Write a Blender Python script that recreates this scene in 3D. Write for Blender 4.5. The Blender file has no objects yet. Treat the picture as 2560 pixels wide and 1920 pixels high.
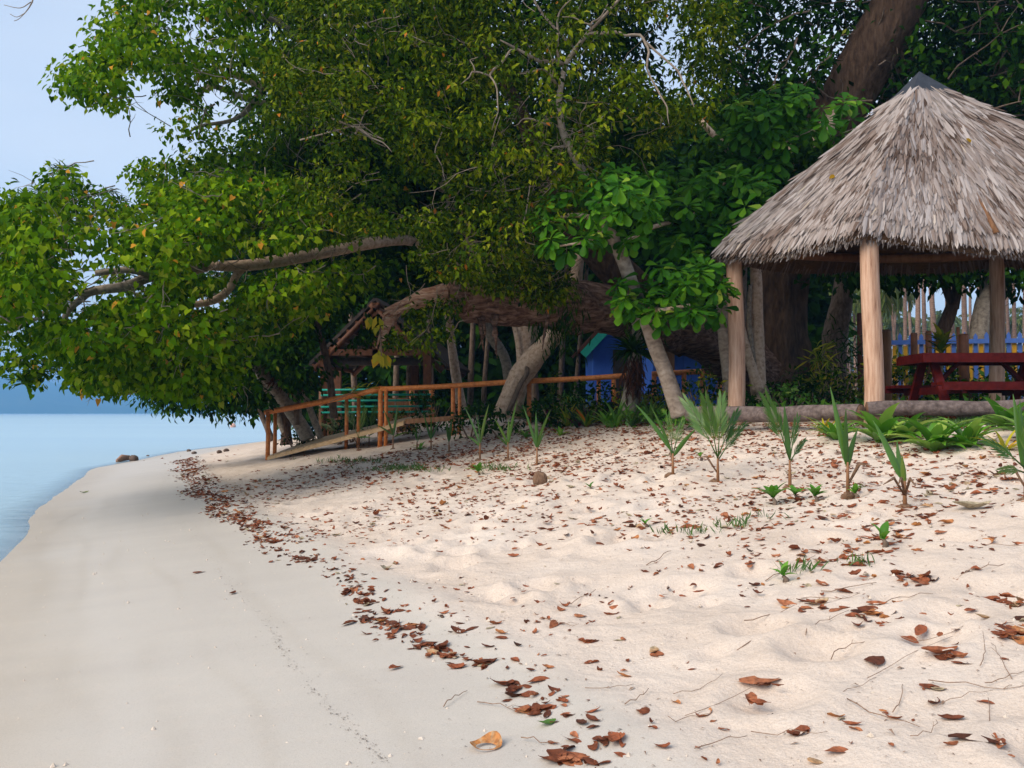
import bpy, math
import numpy as np
from mathutils import Vector, Matrix

# ------------------------------------------------------------------ camera, sky, sun, exposure
scene = bpy.context.scene
COL = scene.collection
R = math.radians
CAM_Z, F = 1.5, 900.0
PITCH = math.atan(29 / F)
cam_d = bpy.data.cameras.new('camera')
cam_d.sensor_width = 36.0
cam_d.lens = 36.0 * F / 1024.0
cam_d.clip_start, cam_d.clip_end = 0.05, 20000
cam = bpy.data.objects.new('camera', cam_d)
COL.objects.link(cam)
cam.location = (0, 0, CAM_Z)
cam.rotation_euler = (R(90) + PITCH, 0, 0)
scene.camera = cam

SUN_EL, SUN_AZ = R(38), R(-125)      # the sun stands behind the camera to the left, over the water
sun_dir = Vector((math.sin(SUN_AZ) * math.cos(SUN_EL), math.cos(SUN_AZ) * math.cos(SUN_EL), math.sin(SUN_EL)))
world = bpy.data.worlds.new('World')
scene.world = world
world.use_nodes = True
wn, wl = world.node_tree.nodes, world.node_tree.links
wn.clear()
w_out = wn.new('ShaderNodeOutputWorld')
w_bg = wn.new('ShaderNodeBackground')
w_bg.inputs['Strength'].default_value = 0.07
w_sky = wn.new('ShaderNodeTexSky')
w_sky.sky_type = 'NISHITA'
w_sky.sun_disc = False
w_sky.sun_elevation = SUN_EL
w_sky.sun_rotation = SUN_AZ
w_sky.air_density = 1.0
w_sky.dust_density = 0.6
w_sky.ozone_density = 2.0
w_co = wn.new('ShaderNodeTexCoord')
w_map = wn.new('ShaderNodeMapping')
w_map.inputs['Scale'].default_value = (1.0, 1.0, 2.6)
w_noise = wn.new('ShaderNodeTexNoise')
w_noise.inputs['Scale'].default_value = 1.5
w_noise.inputs['Detail'].default_value = 4.0
w_noise.inputs['Roughness'].default_value = 0.42
w_ramp = wn.new('ShaderNodeValToRGB')
w_ramp.color_ramp.elements[0].position = 0.36
w_ramp.color_ramp.elements[0].color = (0.4, 0.4, 0.4, 1)
w_ramp.color_ramp.elements[1].position = 0.66
w_ramp.color_ramp.elements[1].color = (0.92, 0.92, 0.92, 1)
w_mix = wn.new('ShaderNodeMix')
w_mix.data_type = 'RGBA'
CLOUD = (4.3, 4.75, 5.45, 1)
w_mix.inputs[7].default_value = CLOUD
wl.new(w_co.outputs['Generated'], w_map.inputs['Vector'])
wl.new(w_map.outputs['Vector'], w_noise.inputs['Vector'])
wl.new(w_noise.outputs['Fac'], w_ramp.inputs['Fac'])
wl.new(w_ramp.outputs['Color'], w_mix.inputs[0])
wl.new(w_sky.outputs['Color'], w_mix.inputs[6])
wl.new(w_mix.outputs[2], w_bg.inputs['Color'])
wl.new(w_bg.outputs['Background'], w_out.inputs['Surface'])

sun_l = bpy.data.lights.new('sun', 'SUN')
sun_l.energy = 1.5
sun_l.angle = R(46)
sun_l.color = (1.0, 0.89, 0.73)
sun_o = bpy.data.objects.new('sun', sun_l)
COL.objects.link(sun_o)
sun_o.rotation_euler = sun_dir.to_track_quat('Z', 'Y').to_euler()
sun_o.location = sun_dir * 40

scene.view_settings.view_transform = 'Standard'
scene.view_settings.look = 'None'
scene.view_settings.exposure = 1.6
scene.view_settings.gamma = 1.0
scene.view_settings.use_curve_mapping = False
scene.render.engine = 'CYCLES'
cy = scene.cycles
cy.use_denoising = True
cy.max_bounces = 6
cy.diffuse_bounces = 3
cy.glossy_bounces = 3
cy.transmission_bounces = 4
cy.transparent_max_bounces = 8
cy.volume_bounces = 0
cy.caustics_reflective = False
cy.caustics_refractive = False

rng = np.random.default_rng(7)

# ------------------------------------------------------------------ pixel -> world helpers
FWD = np.array([0, math.cos(PITCH), math.sin(PITCH)])
UPV = np.array([0, -math.sin(PITCH), math.cos(PITCH)])
C0 = np.array([0, 0, CAM_Z])


def rays(px, py):
    px, py = np.asarray(px, float), np.asarray(py, float)
    return FWD + np.multiply.outer((px - 512) / F, [1., 0, 0]) + np.multiply.outer((384 - py) / F, UPV)


def P(px, py, y):
    d = rays(px, py)
    t = np.asarray(y, float) / d[..., 1]
    return C0 + d * t[..., None]


def V(px, py, y):
    return np.array(P(px, py, y))


# ------------------------------------------------------------------ terrain
WY = np.array([-40, 0, 3.17, 4.28, 5.5, 7.9, 10.2, 13, 16.5, 20, 25, 35, 45, 60, 90, 160.])
WX = np.array([16, 1.5, .25, -.12, -.73, -1.9, -3.07, -4.4, -5.8, -7.2, -9.0, -10.6, -10.8, -10.0, -2, 40.])
ZS = np.array([-400, -60, -30, -10, -5, -2.3, -1.7, -1, 0, 1, 2, 3, 4, 5, 6, 6.6, 8, 12, 40, 3000.])
ZZ = np.array([-2.5, -2.2, -1.6, -.7, -.2, 0, .06, .15, .26, .38, .52, .67, .83, 1.0, 1.2, 1.32, 1.39, 1.43, 1.5, 1.7])


def smooth_interp(x, xp, fp):
    return np.interp(x, xp, fp)


def S(x, y):
    w = smooth_interp(y, WY, WX)
    sl = (smooth_interp(y + .5, WY, WX) - smooth_interp(y - .5, WY, WX))
    return (x - w) / np.sqrt(1 + sl * sl)


def hash2(ix, iy, seed):
    h = (ix * 374761393 + iy * 668265263 + seed * 974711) & 0xFFFFFFFF
    h = ((h ^ (h >> 13)) * 1274126177) & 0xFFFFFFFF
    return ((h ^ (h >> 16)) & 0xFFFF) / 65535.0


def vnoise(x, y, seed=0):
    xi, yi = np.floor(x).astype(np.int64), np.floor(y).astype(np.int64)
    fx, fy = x - xi, y - yi
    fx, fy = fx * fx * (3 - 2 * fx), fy * fy * (3 - 2 * fy)
    a, b = hash2(xi, yi, seed), hash2(xi + 1, yi, seed)
    c, d = hash2(xi, yi + 1, seed), hash2(xi + 1, yi + 1, seed)
    return (a * (1 - fx) + b * fx) * (1 - fy) + (c * (1 - fx) + d * fx) * fy


def fbm(x, y, seed=0, oct=4):
    s, a = 0, .5
    for k in range(oct):
        s = s + a * (vnoise(x, y, seed + k) - .5)
        x, y, a = x * 2.03 + 11, y * 2.03 + 7, a * .5
    return s


PITS = rng.uniform([-3, 2.6], [7, 13], (420, 2))
PITR = rng.uniform(.07, .17, 420)


def T(x, y):
    x, y = np.asarray(x, float), np.asarray(y, float)
    s = S(x, y)
    s = s + .28 * fbm(x * .35, y * .35, 3, 2)
    z = np.interp(s, ZS, ZZ)
    dry = np.clip((s - .1) / .7, 0, 1)
    near = np.clip((60 - np.hypot(x, y)) / 30, 0, 1)
    z = z + near * (dry * (.085 * fbm(x * 1.7, y * 1.7, 20, 3) + .05 * fbm(x * 6, y * 6, 40, 2)) + .012 * fbm(x * .4, y * .7, 60, 2))
    z = z + near * .035 * np.exp(-((s - .22) / .22) ** 2) * (.5 + vnoise(x * 1.2, y * 1.2, 90))
    return z


def Tpits(x, y):
    z = T(x, y)
    s = S(x, y)
    d = np.zeros_like(z)
    for (px, py), r in zip(PITS, PITR):
        m = (np.abs(x - px) < 3 * r) & (np.abs(y - py) < 3 * r)
        if m.any():
            q = np.hypot(x[m] - px, (y[m] - py)) / r
            d[m] += -.3 * r * np.exp(-q * q) + .16 * r * np.exp(-((q - 1.35) / .4) ** 2)
    return z + d * np.clip((s - .3) / .5, 0, 1)


def G(px, py):
    """where the ray of a pixel meets the ground"""
    d = rays(px, py)
    one = d.ndim == 1
    d = np.atleast_2d(d)
    ts = np.concatenate([np.linspace(1.5, 30, 700), np.linspace(30.1, 120, 400)])
    out = np.full((len(d), 3), np.nan)
    for i, r in enumerate(d):
        p = C0 + np.outer(ts, r)
        below = p[:, 2] <= np.maximum(T(p[:, 0], p[:, 1]), 0)
        k = np.argmax(below) if below.any() else len(ts) - 1
        if 0 < k < len(ts):
            h1 = p[k, 2] - max(float(T(p[k, 0], p[k, 1])), 0)
            h0 = p[k - 1, 2] - max(float(T(p[k - 1, 0], p[k - 1, 1])), 0)
            out[i] = p[k - 1] + (p[k] - p[k - 1]) * (h0 / (h0 - h1 + 1e-12) if below.any() else 1)
        else:
            out[i] = p[k]
        out[i, 2] = float(T(out[i, 0], out[i, 1]))
    return out[0] if one else out


def gpts(px, py):
    return G(np.asarray(px, float), np.asarray(py, float))


def ground(x, y):
    return float(T(x, y))


# ------------------------------------------------------------------ materials
MATS = {}


def mat(name, build):
    if name not in MATS:
        m = bpy.data.materials.new(name)
        m.use_nodes = True
        nt = m.node_tree
        nt.nodes.clear()
        out = nt.nodes.new('ShaderNodeOutputMaterial')
        build(nt, nt.nodes, nt.links, out)
        MATS[name] = m
    return MATS[name]


def ramp(n, stops):
    r = n.new('ShaderNodeValToRGB')
    e = r.color_ramp.elements
    while len(e) < len(stops):
        e.new(.5)
    for k, (p, c) in enumerate(stops):
        e[k].position = p
        e[k].color = (*c, 1)
    return r


def leaf_mat(name, stops, rough=.55, trans=.3, spec=.03, mottle=0):
    def b(nt, n, l, out):
        at = n.new('ShaderNodeAttribute')
        at.attribute_name = 'tint'
        r = ramp(n, stops)
        l.new(at.outputs['Fac'], r.inputs['Fac'])
        p = n.new('ShaderNodeBsdfPrincipled')
        p.inputs['Roughness'].default_value = rough
        p.inputs['Specular IOR Level'].default_value = spec
        col = r.outputs['Color']
        if mottle:
            c = n.new('ShaderNodeNewGeometry')
            x = n.new('ShaderNodeTexNoise')
            x.inputs['Scale'].default_value = 55
            x.inputs['Detail'].default_value = 4
            l.new(c.outputs['Position'], x.inputs['Vector'])
            rm = ramp(n, [(.32, (1 - mottle,) * 3), (.62, (1 + .3 * mottle,) * 3)])
            l.new(x.outputs['Fac'], rm.inputs['Fac'])
            mm = n.new('ShaderNodeMix'); mm.data_type = 'RGBA'; mm.blend_type = 'MULTIPLY'
            mm.inputs[0].default_value = 1
            l.new(col, mm.inputs[6]); l.new(rm.outputs['Color'], mm.inputs[7])
            col = mm.outputs[2]
        l.new(col, p.inputs['Base Color'])
        if trans > 0:
            t = n.new('ShaderNodeBsdfTranslucent')
            l.new(col, t.inputs['Color'])
            mx = n.new('ShaderNodeMixShader')
            mx.inputs[0].default_value = trans
            l.new(p.outputs[0], mx.inputs[1])
            l.new(t.outputs[0], mx.inputs[2])
            l.new(mx.outputs[0], out.inputs['Surface'])
        else:
            l.new(p.outputs[0], out.inputs['Surface'])
    return mat(name, b)


def noise_mat(name, stops, scale=(4, 4, 4), nscale=3.0, detail=6, rough=.8, bump=.3, bdist=.02, spec=.2, coord='Object', bscale=None):
    def b(nt, n, l, out):
        c = n.new('ShaderNodeTexCoord')
        m = n.new('ShaderNodeMapping')
        m.inputs['Scale'].default_value = scale
        x = n.new('ShaderNodeTexNoise')
        x.inputs['Scale'].default_value = nscale
        x.inputs['Detail'].default_value = detail
        x.inputs['Roughness'].default_value = .62
        r = ramp(n, stops)
        p = n.new('ShaderNodeBsdfPrincipled')
        p.inputs['Roughness'].default_value = rough
        p.inputs['Specular IOR Level'].default_value = spec
        bp = n.new('ShaderNodeBump')
        bp.inputs['Strength'].default_value = bump
        bp.inputs['Distance'].default_value = bdist
        l.new(c.outputs[coord], m.inputs['Vector'])
        l.new(m.outputs[0], x.inputs['Vector'])
        l.new(x.outputs['Fac'], r.inputs['Fac'])
        l.new(r.outputs['Color'], p.inputs['Base Color'])
        l.new(x.outputs['Fac'], bp.inputs['Height'])
        l.new(bp.outputs[0], p.inputs['Normal'])
        l.new(p.outputs[0], out.inputs['Surface'])
    return mat(name, b)


M_heart = leaf_mat('heart_leaf', [(0, (.014, .052, .001)), (.45, (.085, .19, .002)), (.8, (.24, .34, .006)), (.93, (.3, .33, .03)), (1, (.6, .28, .03))], trans=.38)
M_olive = leaf_mat('olive_leaf', [(0, (.008, .022, .001)), (.45, (.036, .072, .002)), (.8, (.16, .205, .004)), (.97, (.26, .25, .02)), (1, (.45, .16, .02))], trans=.2)
M_big = leaf_mat('obovate_leaf', [(0, (.010, .055, .004)), (.5, (.04, .15, .006)), (.88, (.13, .30, .014)), (1, (.33, .42, .05))], rough=.42, trans=.34, spec=.1)
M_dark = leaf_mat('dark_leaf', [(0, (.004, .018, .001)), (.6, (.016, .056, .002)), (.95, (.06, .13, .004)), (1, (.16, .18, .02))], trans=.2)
M_palm = leaf_mat('palm_frond', [(0, (.05, .075, .02)), (.6, (.11, .15, .04)), (1, (.24, .24, .08))], trans=.3)
M_seed = leaf_mat('seedling_leaf', [(0, (.03, .085, .015)), (.6, (.07, .17, .022)), (1, (.2, .26, .04))], rough=.35, trans=.35, spec=.5)
M_lily = leaf_mat('lily_leaf', [(0, (.04, .15, .012)), (.6, (.13, .33, .025)), (1, (.4, .52, .1))], rough=.38, trans=.36, spec=.35)
M_yellow = leaf_mat('yellow_leaf', [(0, (.25, .28, .02)), (.6, (.5, .42, .03)), (1, (.65, .38, .03))], trans=.3)
M_croton = leaf_mat('croton_leaf', [(0, (.05, .12, .01)), (.5, (.2, .24, .02)), (.85, (.5, .42, .03)), (1, (.5, .12, .02))], trans=.25)
M_purple = leaf_mat('purple_leaf', [(0, (.03, .075, .025)), (.5, (.05, .1, .04)), (.62, (.1, .015, .04)), (1, (.17, .02, .06))], trans=.2)
M_litter = leaf_mat('dry_leaf', [(0, (.05, .02, .012)), (.25, (.14, .042, .02)), (.55, (.29, .085, .036)), (.8, (.40, .15, .07)), (.93, (.48, .2, .06)), (1, (.4, .33, .22))], rough=.65, trans=.12, spec=.2, mottle=.45)
M_thatch = leaf_mat('thatch_strip', [(0, (.07, .043, .032)), (.22, (.17, .118, .095)), (.55, (.31, .255, .232)), (.85, (.42, .37, .355)), (1, (.46, .37, .28))], rough=.75, trans=.05, spec=.1)
M_thatch_under = noise_mat('thatch_under', [(.3, (.05, .025, .012)), (.7, (.13, .07, .035))], (3, 3, 20), 4, bump=.5)
M_cap = noise_mat('slate_tarp', [(.3, (.022, .026, .036)), (.7, (.045, .052, .066))], (2, 2, 2), 5, rough=.55, bump=.2)
M_post = noise_mat('peeled_log', [(.28, (.2, .1, .06)), (.42, (.43, .25, .165)), (.6, (.56, .36, .255)), (.8, (.62, .45, .345))], (14, 14, 1.1), 2.2, detail=8, rough=.6, bump=.35, bdist=.015)
M_beam = noise_mat('brown_pole', [(.3, (.16, .07, .03)), (.7, (.3, .15, .075))], (6, 6, 1), 3, rough=.6)
M_logbark = noise_mat('palm_log', [(.3, (.055, .04, .036)), (.5, (.13, .098, .09)), (.75, (.23, .18, .165))], (7, 7, 7), 2.2, detail=8, rough=.9, bump=.6, bdist=.03)
M_logend = noise_mat('log_end', [(.3, (.09, .05, .03)), (.7, (.2, .11, .07))], (14, 14, 14), 2, rough=.9, bump=.5)
M_red = noise_mat('red_paint', [(.3, (.04, .003, .003)), (.55, (.075, .006, .005)), (.8, (.11, .011, .009))], (5, 5, 5), 2.5, rough=.5, bump=.08, spec=.12)
M_rail = noise_mat('orange_pole', [(.25, (.32, .085, .018)), (.55, (.62, .2, .045)), (.8, (.72, .3, .09))], (5, 5, 5), 3, rough=.5, bump=.2, spec=.35)
M_ramp = noise_mat('ramp_wood', [(.3, (.42, .27, .14)), (.7, (.6, .42, .25))], (3, 3, 3), 3, rough=.7)
M_bark = noise_mat('rough_bark', [(.3, (.035, .02, .013)), (.5, (.085, .05, .033)), (.75, (.15, .095, .065))], (5, 5, 1.1), 2.6, detail=9, rough=.95, bump=1.0, bdist=.12)
M_bark_limb = noise_mat('limb_bark', [(.32, (.03, .015, .01)), (.48, (.15, .08, .055)), (.7, (.36, .23, .17))], (1.6, 7, 7), 2.6, detail=9, rough=.95, bump=1.0, bdist=.1)
M_split = noise_mat('split_wood', [(.3, (.2, .075, .04)), (.5, (.42, .23, .15)), (.75, (.66, .5, .38))], (2, 9, 9), 2.4, detail=8, rough=.9, bump=.9, bdist=.06)
M_palebark = noise_mat('pale_bark', [(.3, (.28, .18, .12)), (.5, (.52, .37, .27)), (.75, (.66, .51, .4))], (6, 6, 6), 2.6, detail=7, rough=.85, bump=.5, bdist=.03)
M_greybark = noise_mat('grey_bark', [(.3, (.13, .1, .08)), (.5, (.28, .23, .18)), (.75, (.4, .34, .27))], (7, 7, 7), 2.2, detail=8, rough=.9, bump=.4, bdist=.03)
M_brownbark = noise_mat('brown_bark', [(.3, (.06, .042, .03)), (.5, (.14, .1, .075)), (.75, (.24, .18, .14))], (7, 7, 3), 2.6, detail=8, rough=.9, bump=.5, bdist=.03)
M_twig = noise_mat('twig_bark', [(.3, (.16, .12, .09)), (.7, (.34, .27, .21))], (6, 6, 6), 3, rough=.85, bump=.2)
M_drytwig = noise_mat('dry_twig', [(.3, (.15, .085, .055)), (.7, (.36, .24, .17))], (9, 9, 9), 3, rough=.85, bump=.2)
M_palmtrunk = noise_mat('palm_trunk', [(.3, (.14, .085, .065)), (.55, (.25, .165, .13)), (.8, (.33, .24, .2))], (3, 3, 9), 2, rough=.9, bump=.4)
M_blue = noise_mat('blue_paint', [(.3, (.05, .15, .6)), (.7, (.07, .19, .7))], (3, 3, 3), 2, rough=.6, bump=.08)
M_bluefence = noise_mat('blue_picket_paint', [(.3, (.07, .15, .45)), (.7, (.1, .2, .55))], (5, 5, 5), 2, rough=.55, bump=.08)
M_yelfence = noise_mat('yellow_picket_paint', [(.3, (.62, .3, .015)), (.7, (.75, .4, .03))], (5, 5, 5), 2, rough=.55, bump=.08)
M_teal = noise_mat('turquoise_paint', [(.3, (.02, .36, .28)), (.7, (.04, .46, .36))], (5, 5, 5), 2, rough=.5, bump=.08)
M_roofdark = noise_mat('dark_roof', [(.3, (.02, .016, .016)), (.7, (.06, .045, .042))], (4, 4, 4), 3, rough=.7, bump=.3)
M_roofred = noise_mat('red_roof', [(.3, (.08, .025, .018)), (.7, (.14, .05, .035))], (4, 4, 4), 3, rough=.7, bump=.3)
M_darkwood = noise_mat('dark_wood', [(.3, (.05, .02, .01)), (.7, (.13, .05, .025))], (4, 4, 2), 3, rough=.6)
M_dark_door = noise_mat('dark_doorway', [(.3, (.03, .028, .026)), (.7, (.06, .052, .045))], (4, 4, 2), 3, rough=.8)
M_coral = noise_mat('coral_bits', [(.3, (.52, .42, .33)), (.7, (.68, .6, .52))], (20, 20, 20), 3, rough=.8)
M_husk = noise_mat('husk', [(.3, (.1, .05, .03)), (.7, (.26, .16, .1))], (16, 16, 5), 3, rough=.95, bump=.8)
M_stone = noise_mat('brown_stone', [(.3, (.07, .045, .035)), (.7, (.17, .12, .095))], (10, 10, 10), 3, rough=.9, bump=.5)
M_buoy = noise_mat('buoy_paint', [(.3, (.6, .3, .22)), (.7, (.7, .42, .33))], (4, 4, 4), 3, rough=.5)
M_debris = noise_mat('dark_debris', [(.3, (.1, .075, .06)), (.7, (.26, .21, .17))], (20, 20, 20), 3, rough=.9)
M_hill = noise_mat('wooded_hill', [(.35, (.025, .05, .022)), (.5, (.045, .08, .03)), (.68, (.11, .13, .06))], (1, 1, 1.4), .03, detail=8, rough=.95, bump=0)


def sand_build(nt, n, l, out):
    geo = n.new('ShaderNodeNewGeometry')
    wet = n.new('ShaderNodeAttribute')
    wet.attribute_name = 'wet'
    x1 = n.new('ShaderNodeTexNoise')
    x1.inputs['Scale'].default_value = 1.3
    x1.inputs['Detail'].default_value = 5
    x2 = n.new('ShaderNodeTexNoise')
    x2.inputs['Scale'].default_value = 70
    x2.inputs['Detail'].default_value = 5
    x2.inputs['Roughness'].default_value = .7
    x3 = n.new('ShaderNodeTexNoise')
    x3.inputs['Scale'].default_value = 14
    x3.inputs['Detail'].default_value = 5
    stretch = n.new('ShaderNodeMapping')
    stretch.inputs['Scale'].default_value = (.5, 1.5, 1)
    stretch.inputs['Rotation'].default_value = (0, 0, R(-12))
    x4 = n.new('ShaderNodeTexNoise')
    x4.inputs['Scale'].default_value = 1.6
    x4.inputs['Detail'].default_value = 4
    for q in (x1, x2, x3):
        l.new(geo.outputs['Position'], q.inputs['Vector'])
    l.new(geo.outputs['Position'], stretch.inputs['Vector'])
    l.new(stretch.outputs[0], x4.inputs['Vector'])
    dry = ramp(n, [(.25, (.50, .39, .305)), (.5, (.63, .52, .435)), (.75, (.72, .625, .545))])
    a = n.new('ShaderNodeMath'); a.operation = 'MULTIPLY_ADD'
    a.inputs[1].default_value = .5
    l.new(x2.outputs['Fac'], a.inputs[0])
    b = n.new('ShaderNodeMath'); b.operation = 'MULTIPLY'
    b.inputs[1].default_value = .5
    l.new(x1.outputs['Fac'], b.inputs[0])
    l.new(b.outputs[0], a.inputs[2])
    l.new(a.outputs[0], dry.inputs['Fac'])
    wetc = ramp(n, [(.25, (.475, .43, .385)), (.5, (.50, .455, .405)), (.75, (.525, .475, .42))])
    l.new(x4.outputs['Fac'], wetc.inputs['Fac'])
    mx = n.new('ShaderNodeMix'); mx.data_type = 'RGBA'
    wr = ramp(n, [(.0, (0, 0, 0)), (1, (1, 1, 1))])
    wm = n.new('ShaderNodeMath'); wm.operation = 'MULTIPLY_ADD'
    wm.inputs[1].default_value = .5
    wm.inputs[2].default_value = -.25
    l.new(x3.outputs['Fac'], wm.inputs[0])
    wa = n.new('ShaderNodeMath'); wa.operation = 'ADD'; wa.use_clamp = True
    l.new(wet.outputs['Fac'], wa.inputs[0]); l.new(wm.outputs[0], wa.inputs[1])
    l.new(wa.outputs[0], mx.inputs[0])
    l.new(dry.outputs['Color'], mx.inputs[6])
    l.new(wetc.outputs['Color'], mx.inputs[7])
    # grain: pale and dark specks
    x5 = n.new('ShaderNodeTexNoise'); x5.inputs['Scale'].default_value = 170; x5.inputs['Detail'].default_value = 3; x5.inputs['Roughness'].default_value = .8
    l.new(geo.outputs['Position'], x5.inputs['Vector'])
    gr = ramp(n, [(.3, (.66, .62, .58)), (.44, (.95, .95, .95)), (.6, (1.03, 1.03, 1.03)), (.72, (1.2, 1.19, 1.17))])
    l.new(x5.outputs['Fac'], gr.inputs['Fac'])
    mg = n.new('ShaderNodeMix'); mg.data_type = 'RGBA'; mg.blend_type = 'MULTIPLY'
    mg.inputs[0].default_value = .8
    l.new(mx.outputs[2], mg.inputs[6]); l.new(gr.outputs['Color'], mg.inputs[7])
    # the strip the water has just left
    damp = n.new('ShaderNodeAttribute'); damp.attribute_name = 'damp'
    md = n.new('ShaderNodeMix'); md.data_type = 'RGBA'; md.blend_type = 'MULTIPLY'
    md.inputs[7].default_value = (.90, .86, .80, 1)
    l.new(damp.outputs['Fac'], md.inputs[0]); l.new(mg.outputs[2], md.inputs[6])
    sw = n.new('ShaderNodeAttribute'); sw.attribute_name = 'swash'
    mw = n.new('ShaderNodeMix'); mw.data_type = 'RGBA'; mw.blend_type = 'MULTIPLY'
    mw.inputs[7].default_value = (.88, .86, .83, 1)
    l.new(sw.outputs['Fac'], mw.inputs[0]); l.new(md.outputs[2], mw.inputs[6])
    mx = mw
    # humus under the trees and inland
    soil = n.new('ShaderNodeAttribute'); soil.attribute_name = 'soil'
    sc = ramp(n, [(.3, (.06, .04, .025)), (.55, (.14, .085, .05)), (.75, (.26, .18, .12))])
    l.new(x3.outputs['Fac'], sc.inputs['Fac'])
    mx2 = n.new('ShaderNodeMix'); mx2.data_type = 'RGBA'
    sa = n.new('ShaderNodeMath'); sa.operation = 'ADD'; sa.use_clamp = True
    l.new(soil.outputs['Fac'], sa.inputs[0]); l.new(wm.outputs[0], sa.inputs[1])
    sg = n.new('ShaderNodeMath'); sg.operation = 'MULTIPLY'
    l.new(sa.outputs[0], sg.inputs[0]); l.new(soil.outputs['Fac'], sg.inputs[1])
    l.new(sg.outputs[0], mx2.inputs[0])
    l.new(mx.outputs[2], mx2.inputs[6]); l.new(sc.outputs['Color'], mx2.inputs[7])
    p = n.new('ShaderNodeBsdfPrincipled')
    rr = n.new('ShaderNodeMapRange')
    rr.inputs['To Min'].default_value = .95; rr.inputs['To Max'].default_value = .5
    l.new(wa.outputs[0], rr.inputs['Value'])
    l.new(rr.outputs[0], p.inputs['Roughness'])
    p.inputs['Specular IOR Level'].default_value = .25
    l.new(mx2.outputs[2], p.inputs['Base Color'])
    bm = n.new('ShaderNodeMath'); bm.operation = 'MULTIPLY_ADD'; bm.inputs[1].default_value = .35
    l.new(x2.outputs['Fac'], bm.inputs[0]); l.new(x3.outputs['Fac'], bm.inputs[2])
    bs = n.new('ShaderNodeMapRange')
    bs.inputs['To Min'].default_value = .75; bs.inputs['To Max'].default_value = .06
    l.new(wa.outputs[0], bs.inputs['Value'])
    bp = n.new('ShaderNodeBump'); bp.inputs['Distance'].default_value = .025
    l.new(bs.outputs[0], bp.inputs['Strength'])
    l.new(bm.outputs[0], bp.inputs['Height'])
    l.new(bp.outputs[0], p.inputs['Normal'])
    l.new(p.outputs[0], out.inputs['Surface'])


M_sand = mat('coral_sand', sand_build)


def water_build(nt, n, l, out):
    geo = n.new('ShaderNodeNewGeometry')
    mp = n.new('ShaderNodeMapping'); mp.inputs['Scale'].default_value = (.8, 1.6, 1)
    x = n.new('ShaderNodeTexNoise'); x.inputs['Scale'].default_value = 1.4; x.inputs['Detail'].default_value = 5
    l.new(geo.outputs['Position'], mp.inputs['Vector']); l.new(mp.outputs[0], x.inputs['Vector'])
    mp2 = n.new('ShaderNodeMapping'); mp2.inputs['Scale'].default_value = (.012, .06, 1)
    x2 = n.new('ShaderNodeTexNoise'); x2.inputs['Scale'].default_value = 1.0; x2.inputs['Detail'].default_value = 4
    l.new(geo.outputs['Position'], mp2.inputs['Vector']); l.new(mp2.outputs[0], x2.inputs['Vector'])
    bp = n.new('ShaderNodeBump'); bp.inputs['Strength'].default_value = .45; bp.inputs['Distance'].default_value = .08
    l.new(x.outputs['Fac'], bp.inputs['Height'])
    c = ramp(n, [(.3, (.29, .44, .54)), (.7, (.36, .51, .58))])
    l.new(x2.outputs['Fac'], c.inputs['Fac'])
    p = n.new('ShaderNodeBsdfPrincipled')
    p.inputs['Roughness'].default_value = .28
    p.inputs['IOR'].default_value = 1.33
    l.new(c.outputs['Color'], p.inputs['Base Color'])
    l.new(bp.outputs[0], p.inputs['Normal'])
    tr = n.new('ShaderNodeBsdfTransparent')
    tr.inputs['Color'].default_value = (.93, .97, .98, 1)
    gl = n.new('ShaderNodeBsdfGlossy'); gl.inputs['Roughness'].default_value = .1
    l.new(bp.outputs[0], gl.inputs['Normal'])
    fr = n.new('ShaderNodeFresnel'); fr.inputs['IOR'].default_value = 1.33
    sh = n.new('ShaderNodeMixShader')
    l.new(fr.outputs[0], sh.inputs[0]); l.new(tr.outputs[0], sh.inputs[1]); l.new(gl.outputs[0], sh.inputs[2])
    at = n.new('ShaderNodeAttribute'); at.attribute_name = 'deep'
    mx = n.new('ShaderNodeMixShader')
    l.new(at.outputs['Fac'], mx.inputs[0]); l.new(sh.outputs[0], mx.inputs[1]); l.new(p.outputs[0], mx.inputs[2])
    l.new(mx.outputs[0], out.inputs['Surface'])


M_water = mat('sea_water', water_build)


def ringbark_build(nt, n, l, out):
    c = n.new('ShaderNodeTexCoord')
    w = n.new('ShaderNodeTexWave'); w.bands_direction = 'Z'
    w.inputs['Scale'].default_value = 3.4; w.inputs['Distortion'].default_value = 9; w.inputs['Detail'].default_value = 3
    w.inputs['Detail Scale'].default_value = 2.5
    x = n.new('ShaderNodeTexNoise'); x.inputs['Scale'].default_value = 9; x.inputs['Detail'].default_value = 6
    l.new(c.outputs['Object'], w.inputs['Vector']); l.new(c.outputs['Object'], x.inputs['Vector'])
    m = n.new('ShaderNodeMath'); m.operation = 'MULTIPLY_ADD'; m.inputs[1].default_value = .13
    l.new(w.outputs['Fac'], m.inputs[0])
    m2 = n.new('ShaderNodeMath'); m2.operation = 'MULTIPLY'; m2.inputs[1].default_value = .8
    l.new(x.outputs['Fac'], m2.inputs[0]); l.new(m2.outputs[0], m.inputs[2])
    r = ramp(n, [(.2, (.12, .085, .065)), (.45, (.27, .21, .165)), (.75, (.42, .35, .29))])
    l.new(m.outputs[0], r.inputs['Fac'])
    p = n.new('ShaderNodeBsdfPrincipled'); p.inputs['Roughness'].default_value = .85
    p.inputs['Specular IOR Level'].default_value = .2
    l.new(r.outputs['Color'], p.inputs['Base Color'])
    bp = n.new('ShaderNodeBump'); bp.inputs['Strength'].default_value = .4; bp.inputs['Distance'].default_value = .03
    l.new(m.outputs[0], bp.inputs['Height']); l.new(bp.outputs[0], p.inputs['Normal'])
    l.new(p.outputs[0], out.inputs['Surface'])


M_ring = mat('ringed_bark', ringbark_build)

# ------------------------------------------------------------------ object helpers


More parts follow.
